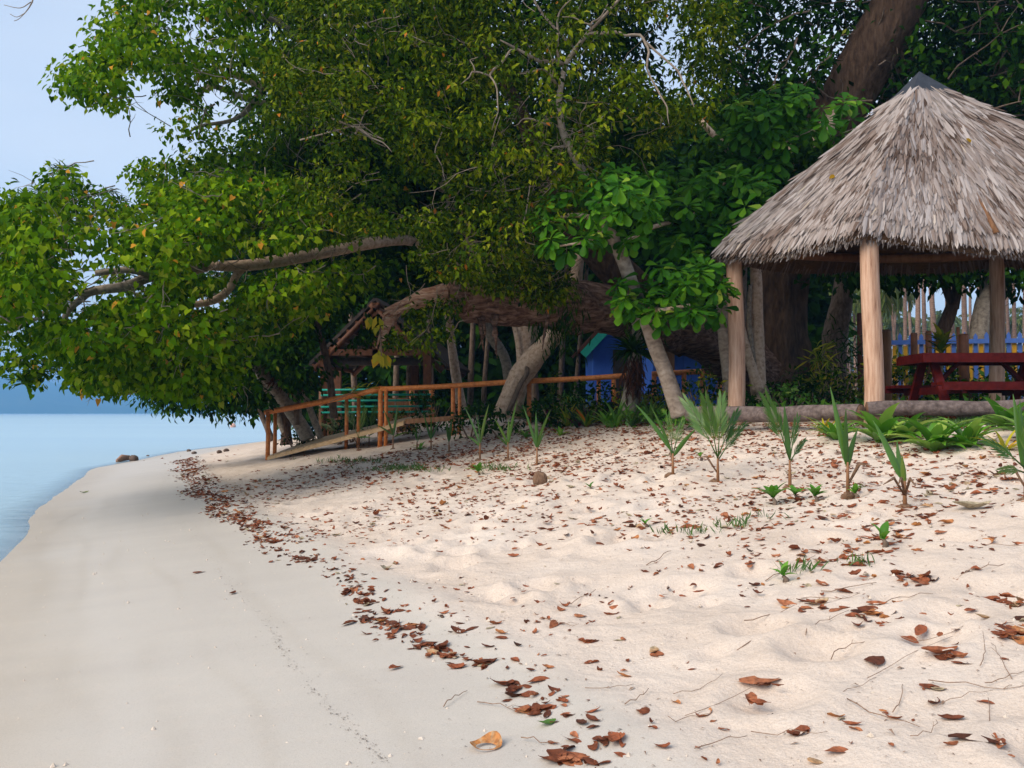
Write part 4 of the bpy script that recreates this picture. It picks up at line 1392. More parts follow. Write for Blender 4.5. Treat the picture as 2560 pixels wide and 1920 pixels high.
# splintered end
mb = MB()
r2 = np.random.default_rng(4)
for k in range(26):
    t = r2.uniform(0, 1)
    a = P(430 + 30 * r2.random(), 285 + 12 * r2.random() + 6 * t, 14.6 + r2.uniform(-.25, .25))
    e = P(380 + 22 * t + r2.uniform(-3, 3), 316 - 12 * t + r2.uniform(-5, 7), 14.45 + r2.uniform(-.2, .2))
    m_ = (a + e) / 2 + np.array([0, 0, .07])
    mb.tube([a, m_, e], [.1, .075, .02], 6, .2, k)
for k in range(7):
    a = P(392 + 6 * r2.random(), 308 + 5 * r2.random(), 14.5)
    e = P(376 + 5 * r2.random(), 330 + 24 * r2.random(), 14.45)
    mb.tube([a, (a + e) / 2 + (-.03, 0, .04), e], [.06, .045, .01], 5, .2, 40 + k)
mb.build('splintered_end', M_split, gt)
sub(gt, 'limb', [(690, 338, 17.0, .42), (655, 305, 16.6, .38), (625, 280, 16.2, .34), (598, 250, 16.0, .3), (565, 215, 15.6, .24), (545, 175, 15.2, .18), (520, 110, 14.8, .12), (470, 20, 14.4, .08)], M_bark, 12, .07, 55)
# hanging roots and torn bark on the limb
mb = MB()
for k in range(6):
    px = r2.uniform(470, 560)
    a = P(px, 312 + r2.uniform(-8, 8), 14.6)
    mb.tube([a, a - (r2.uniform(-.1, .1), 0, r2.uniform(.15, .4)), a - (r2.uniform(-.12, .12), 0, r2.uniform(.4, .7))], [.04, .025, .006], 5, .1, k)
mb.build('torn_bark', M_bark_limb, gt)
up_ = [(700, -260), (690, 60), (720, 130), (800, 150), (850, 130), (900, 100), (1000, 120), (1120, 150), (1120, -260)]
c1 = crown_points(up_, 1200, 18.5, 2.4, 40)
c1 = np.concatenate([c1, crown_points([(760, 250), (1120, 250), (1120, 274), (870, 272), (830, 280), (760, 270)], 30, 17.5, .8, 10)])
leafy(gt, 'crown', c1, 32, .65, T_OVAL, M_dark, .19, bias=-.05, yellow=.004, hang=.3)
twigs(c1, P(880, 40, 17), 300, 1.4, .02, 'twigs', gt, M_brownbark)
# ferns on the limb
pos = []
fx = np.array([562, 566, 558, 568, 552, 640, 648, 655, 540, 575, 548, 632])
fy = np.array([280, 292, 290, 300, 300, 305, 290, 296, 285, 276, 272, 280])
fern = P(fx, fy, np.full(len(fx), 15.0))
pos = np.repeat(fern, 60, 0) + rng.normal(0, .1, (len(fern) * 60, 3)) + np.stack([np.zeros(len(fern) * 60), np.zeros(len(fern) * 60), -rng.uniform(0, .85, len(fern) * 60)], 1)
D = unit(len(pos)) * .5 + (0, 0, -1)
foliage(gt, 'hanging_ferns', T_LANCE, M_dark, pos, D, unit(len(pos)) + (0, -.8, .2), rng.uniform(.12, .24, len(pos)), np.clip(rng.normal(.55, .2, len(pos)), 0, 1))

# --- olive-leaved tree in the middle
ot = thing('olive_leaved_tree', 'tall tree with small olive leaves and bare pale twigs filling the middle of the canopy', 'tree', gbase(635, 15.25))
sub(ot, 'trunk', [(635, 418, 15.25, .09), (637, 345, 15.2, .09), (634, 300, 14.6, .09), (608, 225, 13.2, .07), (581, 168, 12.6, .058), (566, 141, 12.5, .052), (561, 122, 12.4, .047), (559, 103, 12.4, .044), (562, 80, 12.3, .04), (566, 64, 12.3, .036), (575, 50, 12.2, .032), (588, 33, 12.1, .028)], M_greybark, 9, .05, 60)
BR = [[(588, 33, 12.1, .034), (617, 32, 12, .03), (640, 35, 11.9, .027), (649, 52, 11.8, .023), (656, 87, 11.7, .019), (667, 107, 11.6, .014), (669, 124, 11.6, .007)],
      [(646, 42, 11.9, .024), (666, 60, 11.8, .022), (682, 80, 11.7, .018), (694, 107, 11.6, .01)],
      [(565, 65, 12.3, .038), (541, 62, 12.1, .033), (517, 49, 12, .026), (500, 40, 11.9, .015)],
      [(517, 49, 12, .025), (510, 51, 11.9, .025), (494, 69, 11.8, .023), (490, 76, 11.8, .02), (497, 89, 11.7, .016), (498, 112, 11.7, .012), (492, 130, 11.6, .006)],
      [(490, 76, 11.8, .018), (472, 72, 11.7, .015), (461, 84, 11.6, .009)], [(475, 73, 11.7, .014), (470, 60, 11.7, .009), (478, 57, 11.7, .006)],
      [(557, 86, 12.4, .035), (548, 72, 12.2, .028), (537, 70, 12.1, .016), (520, 74, 12, .008)], [(556, 126, 12.4, .032), (541, 123, 12.2, .024), (523, 119, 12.1, .014), (514, 126, 12, .007)],
      [(564, 146, 12.5, .03), (553, 148, 12.4, .024), (546, 158, 12.3, .015), (540, 168, 12.3, .008)], [(560, 66, 12.3, .03), (558, 36, 12.2, .025), (559, 14, 12.2, .02), (566, 4, 12.1, .015), (576, -10, 12, .01)],
      [(588, 33, 12.1, .025), (592, 22, 12, .02), (602, 15, 12, .012), (608, 4, 12, .008)], [(592, 25, 12, .018), (575, 18, 12, .012), (562, 17, 12, .008)],
      [(530, 186, 12.2, .012), (526, 213, 12.1, .012), (523, 231, 12, .011), (526, 242, 12, .009), (540, 247, 12, .006)], [(442, 132, 12, .013), (435, 152, 12, .012), (443, 172, 12, .01), (446, 184, 12, .006)],
      [(598, 200, 13, .03), (540, 185, 13.2, .02), (470, 190, 13.3, .012)],
      [(575, 50, 12.4, .03), (520, -20, 12.6, .02), (440, -60, 12.6, .012)], [(588, 33, 12.1, .03), (650, -40, 12, .025), (720, -90, 12, .015)],
      [(330, 118, 12, .02), (372, 138, 12, .016), (392, 152, 11.9, .01)], [(355, 134, 12, .014), (365, 112, 12, .01), (388, 104, 12, .006)], [(300, 140, 12.2, .016), (345, 128, 12.1, .013), (372, 124, 12, .008)]]
for k, b in enumerate(BR):
    b2 = []
    for (x1, y1, d1, r1), (x2, y2, d2, r2_) in zip(b[:-1], b[1:]):
        for t in (0, .5):
            j = 0 if t == 0 else 1
            ln_ = math.hypot(x2 - x1, y2 - y1)
            b2.append((x1 + (x2 - x1) * t + j * rng.normal(0, .07) * ln_, y1 + (y2 - y1) * t + j * rng.normal(0, .07) * ln_, d1 + (d2 - d1) * t, (r1 + (r2_ - r1) * t) * .72))
    b2.append((*b[-1][:3], b[-1][3] * .6))
    sub(ot, 'branch', b2, M_twig, 6, .08, 70 + k, 2)
oc = [(330, -160), (290, 10), (262, 60), (262, 130), (250, 190), (262, 235), (330, 240), (420, 262), (450, 280), (520, 282), (560, 262), (590, 240), (615, 190), (660, 150), (720, 115), (750, -160)]
for b in BR:
    CLEAR.append(([(x, y, d) for x, y, d, r in b], 1.8, .6))
CLEAR.append(([(598, 200, 13), (581, 168, 12.6), (566, 141, 12.5), (561, 122, 12.4), (559, 103, 12.4), (562, 80, 12.3), (566, 64, 12.3), (588, 33, 12.1)], 3, .75))
cA = crown_points(oc, 1350, 12.9, 1.5, 60, dens=holes(48, 12, .02, 6))
hang_ = crown_points([(385, 300), (405, 288), (450, 285), (470, 300), (452, 330), (440, 352), (415, 364), (398, 350), (382, 335)], 42, 13.9, .35, 15)
hang2 = crown_points([(532, 286), (548, 280), (556, 298), (546, 312), (535, 304)], 9, 13.6, .2, 8)
hang3 = crown_points([(430, 255), (520, 258), (570, 280), (560, 305), (520, 300), (470, 285), (436, 276)], 85, 13.6, .5, 15)
cO = np.concatenate([cA, hang_, hang2, hang3])
leafy(ot, 'crown', cO, 34, .27, T_OVAL, M_olive, .092, bias=.03, yellow=.004, n_parts=0, hang=.5, flat=.55)
twigs(cO, P(570, 120, 12.6), 260, .8, .006, 'twigs', ot)

# --- slender ringed trunk with large obovate leaves
bt = thing('obovate_leaved_tree', 'small tree with large glossy paddle leaves on a slender ringed trunk leaning left', 'tree', gbase(679, 12.9))
sub(bt, 'trunk', [(681, 416, 12.9, .15), (675, 400, 12.9, .125), (666, 374, 12.85, .115), (655, 345, 12.8, .11), (647, 322, 12.7, .105), (634, 290, 12.6, .1), (623, 260, 12.5, .095), (614, 240, 12.4, .09), (604, 220, 12.3, .06), (598, 200, 12.2, .04)], M_ring, 12, .03, 90)
for k, b in enumerate(([(618, 246, 12.4, .05), (650, 228, 13.2, .035), (690, 218, 14.2, .022), (725, 208, 14.3, .012)], [(640, 305, 12.6, .05), (660, 310, 12.2, .035), (690, 305, 12, .02)], [(604, 220, 12.3, .05), (570, 215, 12.1, .03), (545, 225, 12, .02)],
                        [(690, 218, 14.2, .02), (740, 170, 14.4, .02), (800, 135, 14.4, .016), (850, 120, 14.4, .01)], [(606, 225, 12.3, .04), (590, 240, 11.9, .025), (560, 246, 11.8, .012)])):
    sub(bt, 'branch', b, M_palebark, 7, .05, 95 + k, 4)
rc = []
for poly, n, d, th in (([(535, 205), (600, 170), (650, 165), (660, 200), (640, 240), (600, 255), (545, 250)], 64, 12.0, .9), ([(640, 170), (700, 165), (770, 175), (765, 235), (700, 270), (650, 245)], 90, 13.6, .6),
                       ([(615, 275), (660, 262), (720, 268), (725, 300), (715, 325), (650, 322), (618, 312)], 54, 12.2, .6), ([(725, 100), (800, 90), (875, 98), (862, 125), (790, 150), (740, 140)], 44, 14.0, .5),
                       ([(700, 225), (748, 220), (738, 250), (718, 300), (700, 290)], 24, 13.7, .4), ([(740, 150), (790, 155), (760, 190), (735, 200)], 16, 14.2, .4)):
    rc.append(crown_points(poly, n, d, th, 20))
rc = np.concatenate(rc)
pos, D, N, sz = [], [], [], []
for c in rc:
    ax = np.array([rng.normal(-.15, .35), -.55 + rng.normal(0, .3), .75]); ax /= np.linalg.norm(ax)
    x = np.cross(ax, [1, .2, 0]); x /= np.linalg.norm(x); y = np.cross(ax, x)
    nl = rng.integers(9, 15)
    for q in range(nl):
        a = 2.4 * q + rng.normal(0, .2)
        tilt = .15 + .75 * (1 - q / nl) - .25
        d = (math.cos(a) * x + math.sin(a) * y) * math.cos(tilt) - ax * (.25 - .9 * (q / nl - .35))
        pos.append(c + d * .03 + ax * .06 * q / nl); D.append(d + (0, 0, -.12)); N.append(ax + unit(1)[0] * .15); sz.append(rng.uniform(.18, .30) * (1 - .3 * q / nl) * c[1] / 12.6)
pos, D, N, sz = map(np.array, (pos, D, N, sz))
tb_ = np.clip(.5 + .18 * rng.normal(size=len(pos)), 0, .95)
tb_[rng.uniform(0, 1, len(pos)) < .006] = 1
foliage(bt, 'crown', T_OBOV, M_big, pos, D, N, sz, tb_, 300)

# --- background trees of the grove
BG = [('grove_tree', 'grey knotty stump-like tree wrapped by vines behind the orange handrail', 518, 18.2,
       [([(503, 415, 18, .2), (507, 402, 18, .19), (515, 385, 18, .21), (528, 365, 18, .24), (545, 346, 17.8, .2), (558, 329, 17.6, .19), (572, 300, 17.4, .15), (580, 250, 17, .1)], M_palebark), ([(514, 390, 18.1, .15), (521, 372, 18.2, .14), (525, 354, 18.3, .15), (524, 325, 18.5, .17), (520, 280, 18.8, .15), (500, 180, 19, .1)], M_palebark),
        ([(505, 410, 17.9, .06), (512, 385, 17.85, .06), (519, 368, 17.9, .06), (518, 345, 18.1, .05), (514, 325, 18.2, .05)], M_palebark), ([(508, 413, 17.8, .05), (520, 385, 17.75, .05), (527, 372, 17.75, .05), (524, 355, 18, .04)], M_brownbark)],
       [(380, -160), (400, 180), (440, 255), (520, 260), (640, 230), (640, -160)], 1000, 19.5, 2.2),
      ('grove_tree', 'pale leaning trunk in the shade behind the vine-wrapped stump tree', 500, 21,
       [([(512, 405, 21, .13), (506, 362, 20.8, .12), (497, 345, 20.6, .12), (488, 330, 20.4, .11), (470, 290, 20, .08)], M_greybark)], [(440, 250), (520, 255), (520, 300), (440, 300)], 60, 21, 1),
      ('grove_tree', 'forked pale trunk standing between the two front gazebo posts', 757, 15.2,
       [([(764, 418, 15.2, .19), (761, 398, 15.2, .15), (758, 380, 15.2, .14), (757, 340, 15.2, .12), (756, 285, 15.2, .1), (755, 230, 15.4, .08), (765, 150, 15.6, .06)], M_palebark), ([(759, 392, 15.1, .11), (752, 368, 15.1, .085), (744, 340, 15.1, .07), (738, 310, 15.2, .06)], M_palebark), ([(757, 380, 15.15, .05), (752, 350, 15.1, .045), (749, 318, 15.1, .04), (750, 285, 15.1, .03)], M_greybark)],
       [(700, 130), (860, 130), (850, 180), (800, 230), (745, 250), (700, 240)], 120, 16, .9),
      ('grove_tree', 'dark mottled thin trunk just left of the left gazebo post', 722, 14.2,
       [([(731, 410, 14.2, .1), (727, 370, 14.2, .09), (723, 330, 14.2, .085), (721, 285, 14.3, .08), (722, 220, 14.4, .06)], M_ring)], [(690, 190), (760, 180), (760, 230), (700, 245)], 40, 14.8, .6),
      ('grove_tree', 'thick curved pale palm-like trunk rising right of the giant dark tree', 838, 20,
       [([(834, 420, 20, .32), (834, 360, 20, .27), (836, 330, 20, .26), (842, 300, 20, .24), (847, 270, 20, .22), (856, 220, 20, .2), (880, 120, 19.5, .18), (905, 60, 19, .16), (915, 20, 19, .13)], M_brownbark)], [(830, -160), (840, 60), (900, 90), (1000, 120), (1120, 130), (1120, -160)], 260, 21.5, 2),
      ('grove_tree', 'dark forked trunk seen over the left half of the picnic table', 945, 18.5,
       [([(940, 410, 18.5, .15), (941, 345, 18.5, .135), (948, 318, 18.5, .13), (953, 305, 18.5, .13)], M_bark), ([(953, 308, 18.5, .1), (945, 285, 18.5, .08), (938, 262, 18.5, .07), (925, 200, 18.5, .05)], M_bark), ([(953, 308, 18.5, .11), (957, 290, 18.5, .1), (958, 262, 18.5, .09), (965, 200, 18.5, .06)], M_bark), ([(958, 268, 18.5, .03), (975, 275, 18.5, .025), (988, 286, 18.5, .02), (994, 300, 18.5, .02)], M_bark)],
       [(840, 255), (900, 255), (1000, 255), (990, 270), (930, 278), (880, 274), (850, 276)], 60, 18.5, .7),
      ('grove_tree', 'mottled leaning trunk with a dark knot hole right of the dark forked trunk', 980, 18,
       [([(973, 412, 18, .26), (975, 380, 18, .22), (978, 345, 18, .2), (983, 312, 18, .18), (990, 280, 18, .16), (1000, 245, 18, .15), (1020, 180, 18, .12)], M_greybark)], [(960, 255), (1060, 250), (1100, 285), (1040, 290), (1010, 275), (960, 272)], 40, 18, .8),
      ('grove_tree', 'tall brown trunk crossing the dark foliage at the top right', 1000, 19,
       [([(1060, 410, 19, .15), (1045, 250, 19, .14), (1015, 110, 19, .13), (995, 40, 19, .11), (1010, -30, 19, .09)], M_brownbark), ([(958, 130, 19.5, .09), (960, 70, 19.5, .08), (966, 20, 19.5, .06)], M_brownbark), ([(1005, 80, 19, .07), (1030, 40, 19, .05), (1050, 0, 19, .04)], M_brownbark)],
       [(930, 60), (1120, 90), (1120, 220), (1040, 190), (960, 110)], 150, 20, 1.4),
      ('grove_tree', 'shaded tree with a bare trunk filling the dark canopy left of centre', 420, 21,
       [([(462, 410, 22, .13), (455, 370, 22, .12), (450, 330, 21.8, .1), (440, 230, 21, .08), (420, 100, 20, .06)], M_palebark)], [(250, -160), (262, 100), (220, 175), (260, 260), (420, 290), (470, 250), (480, -160)], 900, 18.8, 2.0)]
for k, (nm, lab, bx, bd, trunks, poly, n, d, th) in enumerate(BG):
    g = thing(nm, lab, 'tree', gbase(bx, bd), 'trees of the shady grove')
    for j, (pts, m) in enumerate(trunks):
        sub(g, 'trunk' if j == 0 else 'limb', pts, m, 10, .07, 120 + k * 7 + j)
    c = crown_points(poly, n, d, th, 30)
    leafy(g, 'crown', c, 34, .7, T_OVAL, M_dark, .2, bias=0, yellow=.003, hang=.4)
# knot hole
kn = P(991, 313, 17.83)

# thin shaded trunks between shelter and hut
for k, (px, d, r_, lean) in enumerate(((456, 25, .09, -6), (470, 27, .1, 4), (483, 26, .08, 8), (536, 26, .12, -8), (560, 27, .1, 5), (575, 28, .09, 9), (355, 27, .1, -5), (395, 28, .1, 4), (408, 26.5, .08, 3), (432, 29, .11, -4), (740, 24, .14, 3))):
    g = thing('shaded_trunk', ('thin bare trunk in the deep shade ' + ('behind the dark shelter' if px < 440 else 'right of the dark shelter' if px < 500 else 'left of the blue hut' if px < 600 else 'between the first gazebo post and the giant tree')), 'tree', gbase(px, d), 'thin trunks deep in the shade')
    sub(g, 'trunk', [(px, 412, d, r_), (px + lean * .3, 370, d, r_ * .9), (px + lean * .8, 320, d, r_ * .8), (px + lean * 1.6, 240, d, r_ * .6)], M_brownbark, 7, .06, 200 + k)
    c = crown_points([(px - 40, 180), (px + 50, 180), (px + 45, 262), (px - 35, 262)], 22, d, 1.4, 20)
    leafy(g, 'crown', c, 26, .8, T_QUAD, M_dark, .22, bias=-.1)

# far dark wood closing the view behind the shelter and the hut
bk_ = crown_points([(200, 190), (300, 150), (800, 90), (835, 120), (826, 250), (815, 414), (300, 420), (268, 414), (250, 330)], 3600, 33, 2.5, 10, dx=-.006)
bk_ = bk_[bk_[:, 2] > 1.2]
wo = obj('far_wood', *(lambda q: (q[0], q[1]))(scatter(T_QUAD, *[a_ for a_ in clump_leaves(bk_, 16, 1.0, hang=.4)], .5, np.zeros(len(bk_) * 16))), M_dark, None, np.repeat(np.clip(rng.normal(.35, .18, len(bk_) * 16), 0, 1), 4))
tag(wo, 'dark wood closing the view behind the shelter and blue hut', 'wood', kind='stuff')

# ------------------------------------------------------------------ coconut palms behind the fence


def palm_crown_mesh(seed):
    r = np.random.default_rng(seed)
    pos, D, N, sz = [], [], [], []
    for q in range(20):
        a = q * 2.4 + r.normal(0, .2)
        el0 = r.uniform(-.5, 1.15)
        L = r.uniform(1.6, 2.3)
        h = np.array([math.cos(a), math.sin(a), 0])
        p = np.zeros(3); e = el0
        prev = p
        for s in range(13):
            d = h * math.cos(e) + np.array([0, 0, math.sin(e)])
            p = p + d * L / 13
            e -= .13 + .04 * s / 13
            side = np.cross(d, [0, 0, 1]); side /= np.linalg.norm(side) + 1e-6
            ll = .62 * math.sin(math.pi * (.12 + .85 * s / 13)) + .1
            for sg in (1, -1):
                for u_ in (0, .5):
                    pos.append(p - d * L / 13 * u_)
                    D.append(side * sg * .8 + d * .55 + np.array([0, 0, -.75]) + r.normal(0, .1, 3)); N.append(np.array([0, 0, 1]) + side * sg * .5); sz.append(ll)
    pos, D, N, sz = map(np.array, (pos, D, N, sz))
    T_ = LT([(0, 0, 0), (-.07, .4, 0), (.07, .4, 0), (0, 1, -.1)], np.array([(0, 2, 1), (1, 2, 3)]))
    v, f, t = scatter(T_, pos, D, N, sz, np.clip(r.normal(.5, .22, len(pos)), 0, 1))
    return mesh_of('crown', v, f, M_palm, t)


PCM = [palm_crown_mesh(s) for s in (1, 2, 3)]
palms = [(868, 45, 7, .2), (884, 60, 9, .22), (892, 78, 11, .2), (898, 70, 13, .2), (906, 55, 12, .2), (913, 85, 16, .25), (918, 50, 14, .22), (926, 62, 15, .25), (933, 95, 17, .25), (937, 48, 15, .22), (950, 40, 16, .28), (956, 75, 16, .22), (966, 52, 15, .24), (971, 90, 17, .25), (983, 38, 17, .3), (986, 66, 15, .2),
         (994, 58, 16, .22), (1003, 44, 16, .25), (1010, 70, 14, .22), (1016, 60, 15, .22), (1026, 50, 16, .25), (1040, 64, 15, .24), (1060, 55, 15, .25), (878, 95, 12, .22), (901, 100, 10, .2), (944, 110, 12, .22), (976, 105, 11, .22), (1008, 98, 10, .22), (856, 70, 9, .2), (851, 90, 11, .2), (847, 52, 12, .24), (842, 80, 8, .2), (960, 120, 9, .25), (925, 120, 9, .25), (890, 120, 8, .22), (1030, 100, 11, .25), (989, 120, 9, .22)]
for k, (px, d, h, r_) in enumerate(palms):
    x, y = P(px, 400, d)[:2]
    g0_ = 1.55
    zone = 'left of the middle gazebo post' if px < 870 else 'right of the middle gazebo post' if px < 900 else 'left of the croton top' if px < 930 else 'behind the dark forked trunk' if px < 962 else 'around the mottled leaning trunk' if px < 992 else 'beside the rear gazebo post' if px < 1024 else 'past the right edge'
    kind_p = ('slim far' if d >= 90 else 'low crowned') + ' coconut palm' if h < 13 else ('distant' if d > 62 else 'nearer') + ' tall bare trunked coconut palm'
    g = thing('coconut_palm', f'{kind_p} {zone}', 'palm tree', (x, y, g0_), 'coconut palms beyond the fence')
    ln = rng.normal(0, .5)
    pts = np.array([(x + ln * (z / h) ** 1.6, y, g0_ - .2 + z) for z in np.linspace(0, h, 7)])
    MB().tube(pts, np.linspace(r_ * .75, r_ * .4, 7) * np.array([1.25, 1, 1, 1, 1, 1, 1]), 7, .04, k).build('trunk', M_palmtrunk, g)
    o = bpy.data.objects.new('crown', PCM[k % 3]); COL.objects.link(o); o.parent = g
    o.location = Vector(pts[-1]) - Vector(g.location)
    o.rotation_euler = (0, 0, k * 1.3)
    s = rng.uniform(1.1, 1.6)
    o.scale = (s, s, s)
fw = crown_points([(835, 322), (880, 312), (960, 318), (1150, 312), (1150, 395), (835, 395)], 520, 150, 6, 8)
fwl = obj('far_palm_wood', *(lambda q: (q[0], q[1]))(scatter(T_QUAD, *clump_leaves(fw, 14, 2.2, hang=.4), 1.3, np.zeros(len(fw) * 14))), M_palm, None, np.repeat(np.clip(rng.normal(.4, .2, len(fw) * 14), 0, 1), 4))
tag(fwl, 'hazy green far wood between the palm trunks beyond the fence', 'wood', kind='stuff')
# ------------------------------------------------------------------ shrubs and garden plants


def shrub(px, py, d, h, w, m, tm, size, n, label, name='shrub', cat='shrub', bias=0, z=None, group=None, hang=.1):
    b = P(px, py, d)
    b[2] = ground(b[0], b[1]) if z is None else z
    g = thing(name, label, cat, b, group)
    mb = MB()
    for q in range(5):
        a = q * 1.26
        e = b + np.array([math.cos(a) * w * .32, math.sin(a) * w * .32, h * .75])
        mb.tube([b - (0, 0, .05), (b + e) / 2 + (math.cos(a) * w * .04, 0, h * .06), e], [.018, .012, .005], 5, .1, q)
    mb.build('stems', M_drytwig, g)
    nc = max(6, n // 14)
    c = unit(nc) * (rng.uniform(.15, 1, nc) ** .4)[:, None] * np.array([w / 2, w / 2, h / 2]) + b + np.array([0, 0, h * .55])
    leafy(g, 'foliage', c, 14, min(w, h) * .22, tm, m, size, bias=bias, hang=hang, faceamt=.5)
    return g


SH = [(556, 405, 16.5, .55, 1.1, M_dark, T_OVAL, .1, 420, 'dark low shrub under the handrail right of the vine-wrapped stump'), (592, 402, 16.4, .75, 1.1, M_dark, T_OVAL, .1, 420, 'green rounded shrub under the handrail in front of the blue hut'),
      (575, 402, 19, .5, .9, M_lily, T_OVAL, .1, 200, 'bright green shrub before the left corner of the blue hut'), (556, 398, 18.5, 1.0, .45, M_olive, T_OVAL, .08, 240, 'tall climbing olive green shrub left of the blue hut'),
      (642, 404, 15.4, .65, .9, M_croton, T_OVAL, .1, 260, 'yellow speckled shrub left of the slender ringed trunk'), (660, 400, 15.6, .6, 1.0, M_dark, T_OVAL, .1, 340, 'dark shrub hiding the foot of the blue cabin'),
      (700, 400, 14.5, .85, .9, M_dark, T_OVAL, .09, 340, 'loose green shrub before the blue cabin wall'), (716, 402, 14.2, .75, .8, M_croton, T_OVAL, .09, 220, 'yellowing shrub left of the left gazebo post'),
      (740, 404, 13.9, .45, .7, M_dark, T_OVAL, .09, 260, 'low green shrub just right of the left gazebo post'), (772, 402, 15.2, .6, .9, M_dark, T_OVAL, .09, 320, 'dark green shrub at the foot of the giant tree'),
      (790, 404, 14.2, .5, .9, M_lily, T_OVAL, .09, 240, 'fresh green low shrub inside the gazebo left of the middle post'), (812, 399, 15.6, .85, 1.2, M_dark, T_OVAL, .1, 420, 'bushy shrub between the giant tree and the middle post'),
      (838, 399, 15.8, .95, 1.1, M_croton, T_OVAL, .1, 300, 'mixed yellow green shrub just left of the middle post'), (826, 384, 16.5, 1.35, .7, M_croton, T_LANCE, .25, 170, 'upright yellow green shrub with pointed leaves right of the giant trunk'),
      (852, 385, 17.2, 1.7, 1.6, M_dark, T_LANCE, .22, 420, 'dark spiky shrub mass behind the middle gazebo post'), (890, 396, 15.6, 1.0, 1.2, M_croton, T_OVAL, .12, 380, 'yellow green bush behind the left end of the picnic table'),
      (912, 398, 15.9, 1.0, 1.2, M_dark, T_OVAL, .12, 420, 'green bush seen between the legs of the picnic table'), (935, 398, 16.2, .95, 1.1, M_croton, T_OVAL, .12, 300, 'bush with yellow and orange leaves under the picnic table top'),
      (962, 398, 16.0, .95, 1.2, M_dark, T_OVAL, .13, 380, 'leafy bush before the mottled leaning trunk'), (995, 398, 16.2, .75, 1.3, M_lily, T_OVAL, .16, 240, 'bright broad leaved bush right of the mottled leaning trunk'),
      (1022, 396, 15.8, 1.2, 1.2, M_dark, T_OVAL, .13, 380, 'green bush at the right edge behind the picnic table'), (866, 396, 15.9, .7, 1.0, M_olive, T_OVAL, .1, 320, 'low brownish green bush right behind the middle post'),
      (500, 413, 16.6, .45, 1.2, M_dark, T_OVAL, .1, 320, 'low dark shrub at the foot of the vine-wrapped stump'), (470, 414, 17.5, .7, 1.2, M_dark, T_OVAL, .1, 380, 'dark shrub between the middle handrail posts'),
      (432, 416, 20, .9, 1.4, M_dark, T_OVAL, .11, 380, 'shrub grown through the turquoise railing'), (405, 418, 21.4, .7, 1.1, M_olive, T_OVAL, .1, 300, 'olive shrub before the left part of the turquoise railing'), (330, 424, 22.5, 1.0, 1.1, M_dark, T_OVAL, .11, 320, 'dark shrub at the left post of the shelter'),
      (352, 424, 22, .8, 1.0, M_dark, T_OVAL, .11, 300, 'shaded shrub before the left end of the turquoise railing'), (296, 432, 21, .5, .8, M_dark, T_OVAL, .1, 220, 'small shaded shrub at the foot of the thick leaning trunk')]
for a in SH:
    shrub(*a)

# croton crown seen above the table
def rosette(px, py, d, h, n, L, wd, m, label, name, cat, z=None, tint=(.55, .2), up=.7, stem=0, group=None, droop=.5, basepx=None):
    """strap or broad leaves arching out of one base; every leaf is a part"""
    b = P(px, py, d) if basepx is None else G(*basepx)
    if z is None: z = ground(b[0], b[1])
    b = np.array([b[0], b[1], z])
    g = thing(name, label, cat, b, group)
    top = b + np.array([0, 0, stem])
    if stem:
        MB().tube([b - (0, 0, .05), (b + top) / 2 + (.02, 0, 0), top], [.022, .018, .012], 6, .1).build('stem', M_brownbark, g)
    for q in range(n):
        a = q * 2.399 + rng.normal(0, .25)
        e0 = up + rng.uniform(-.35, .45)
        ln = L * rng.uniform(.7, 1.1)
        hdir = np.array([math.cos(a), math.sin(a), 0]); side = np.array([-math.sin(a), math.cos(a), 0])
        p = top.copy() + np.array([0, 0, (stem * .25) * (q / n)])
        vs, e = [], e0
        K = 6
        for s in range(K + 1):
            t = s / K
            w2 = wd * .5 * math.sin(math.pi * min(1, .12 + .88 * t) ** .8) * rng.uniform(.95, 1.05) if s < K else .001
            dvec = hdir * math.cos(e) + zz * math.sin(e)
            nn = -hdir * math.sin(e) + zz * math.cos(e)
            vs += [p - side * w2 + nn * w2 * .35, p, p + side * w2 + nn * w2 * .35]
            p = p + dvec * ln / K
            e -= droop * (.5 + t) / K * 2
        fs = []
        for s in range(K):
            o_ = s * 3
            fs += [(o_, o_ + 1, o_ + 4, o_ + 3), (o_ + 1, o_ + 2, o_ + 5, o_ + 4)]
        tt = np.clip(rng.normal(*tint), 0, 1)
        obj('leaf', vs, fs, m, g, np.full(len(vs), tt) + np.linspace(-.05, .05, len(vs)))
    return g


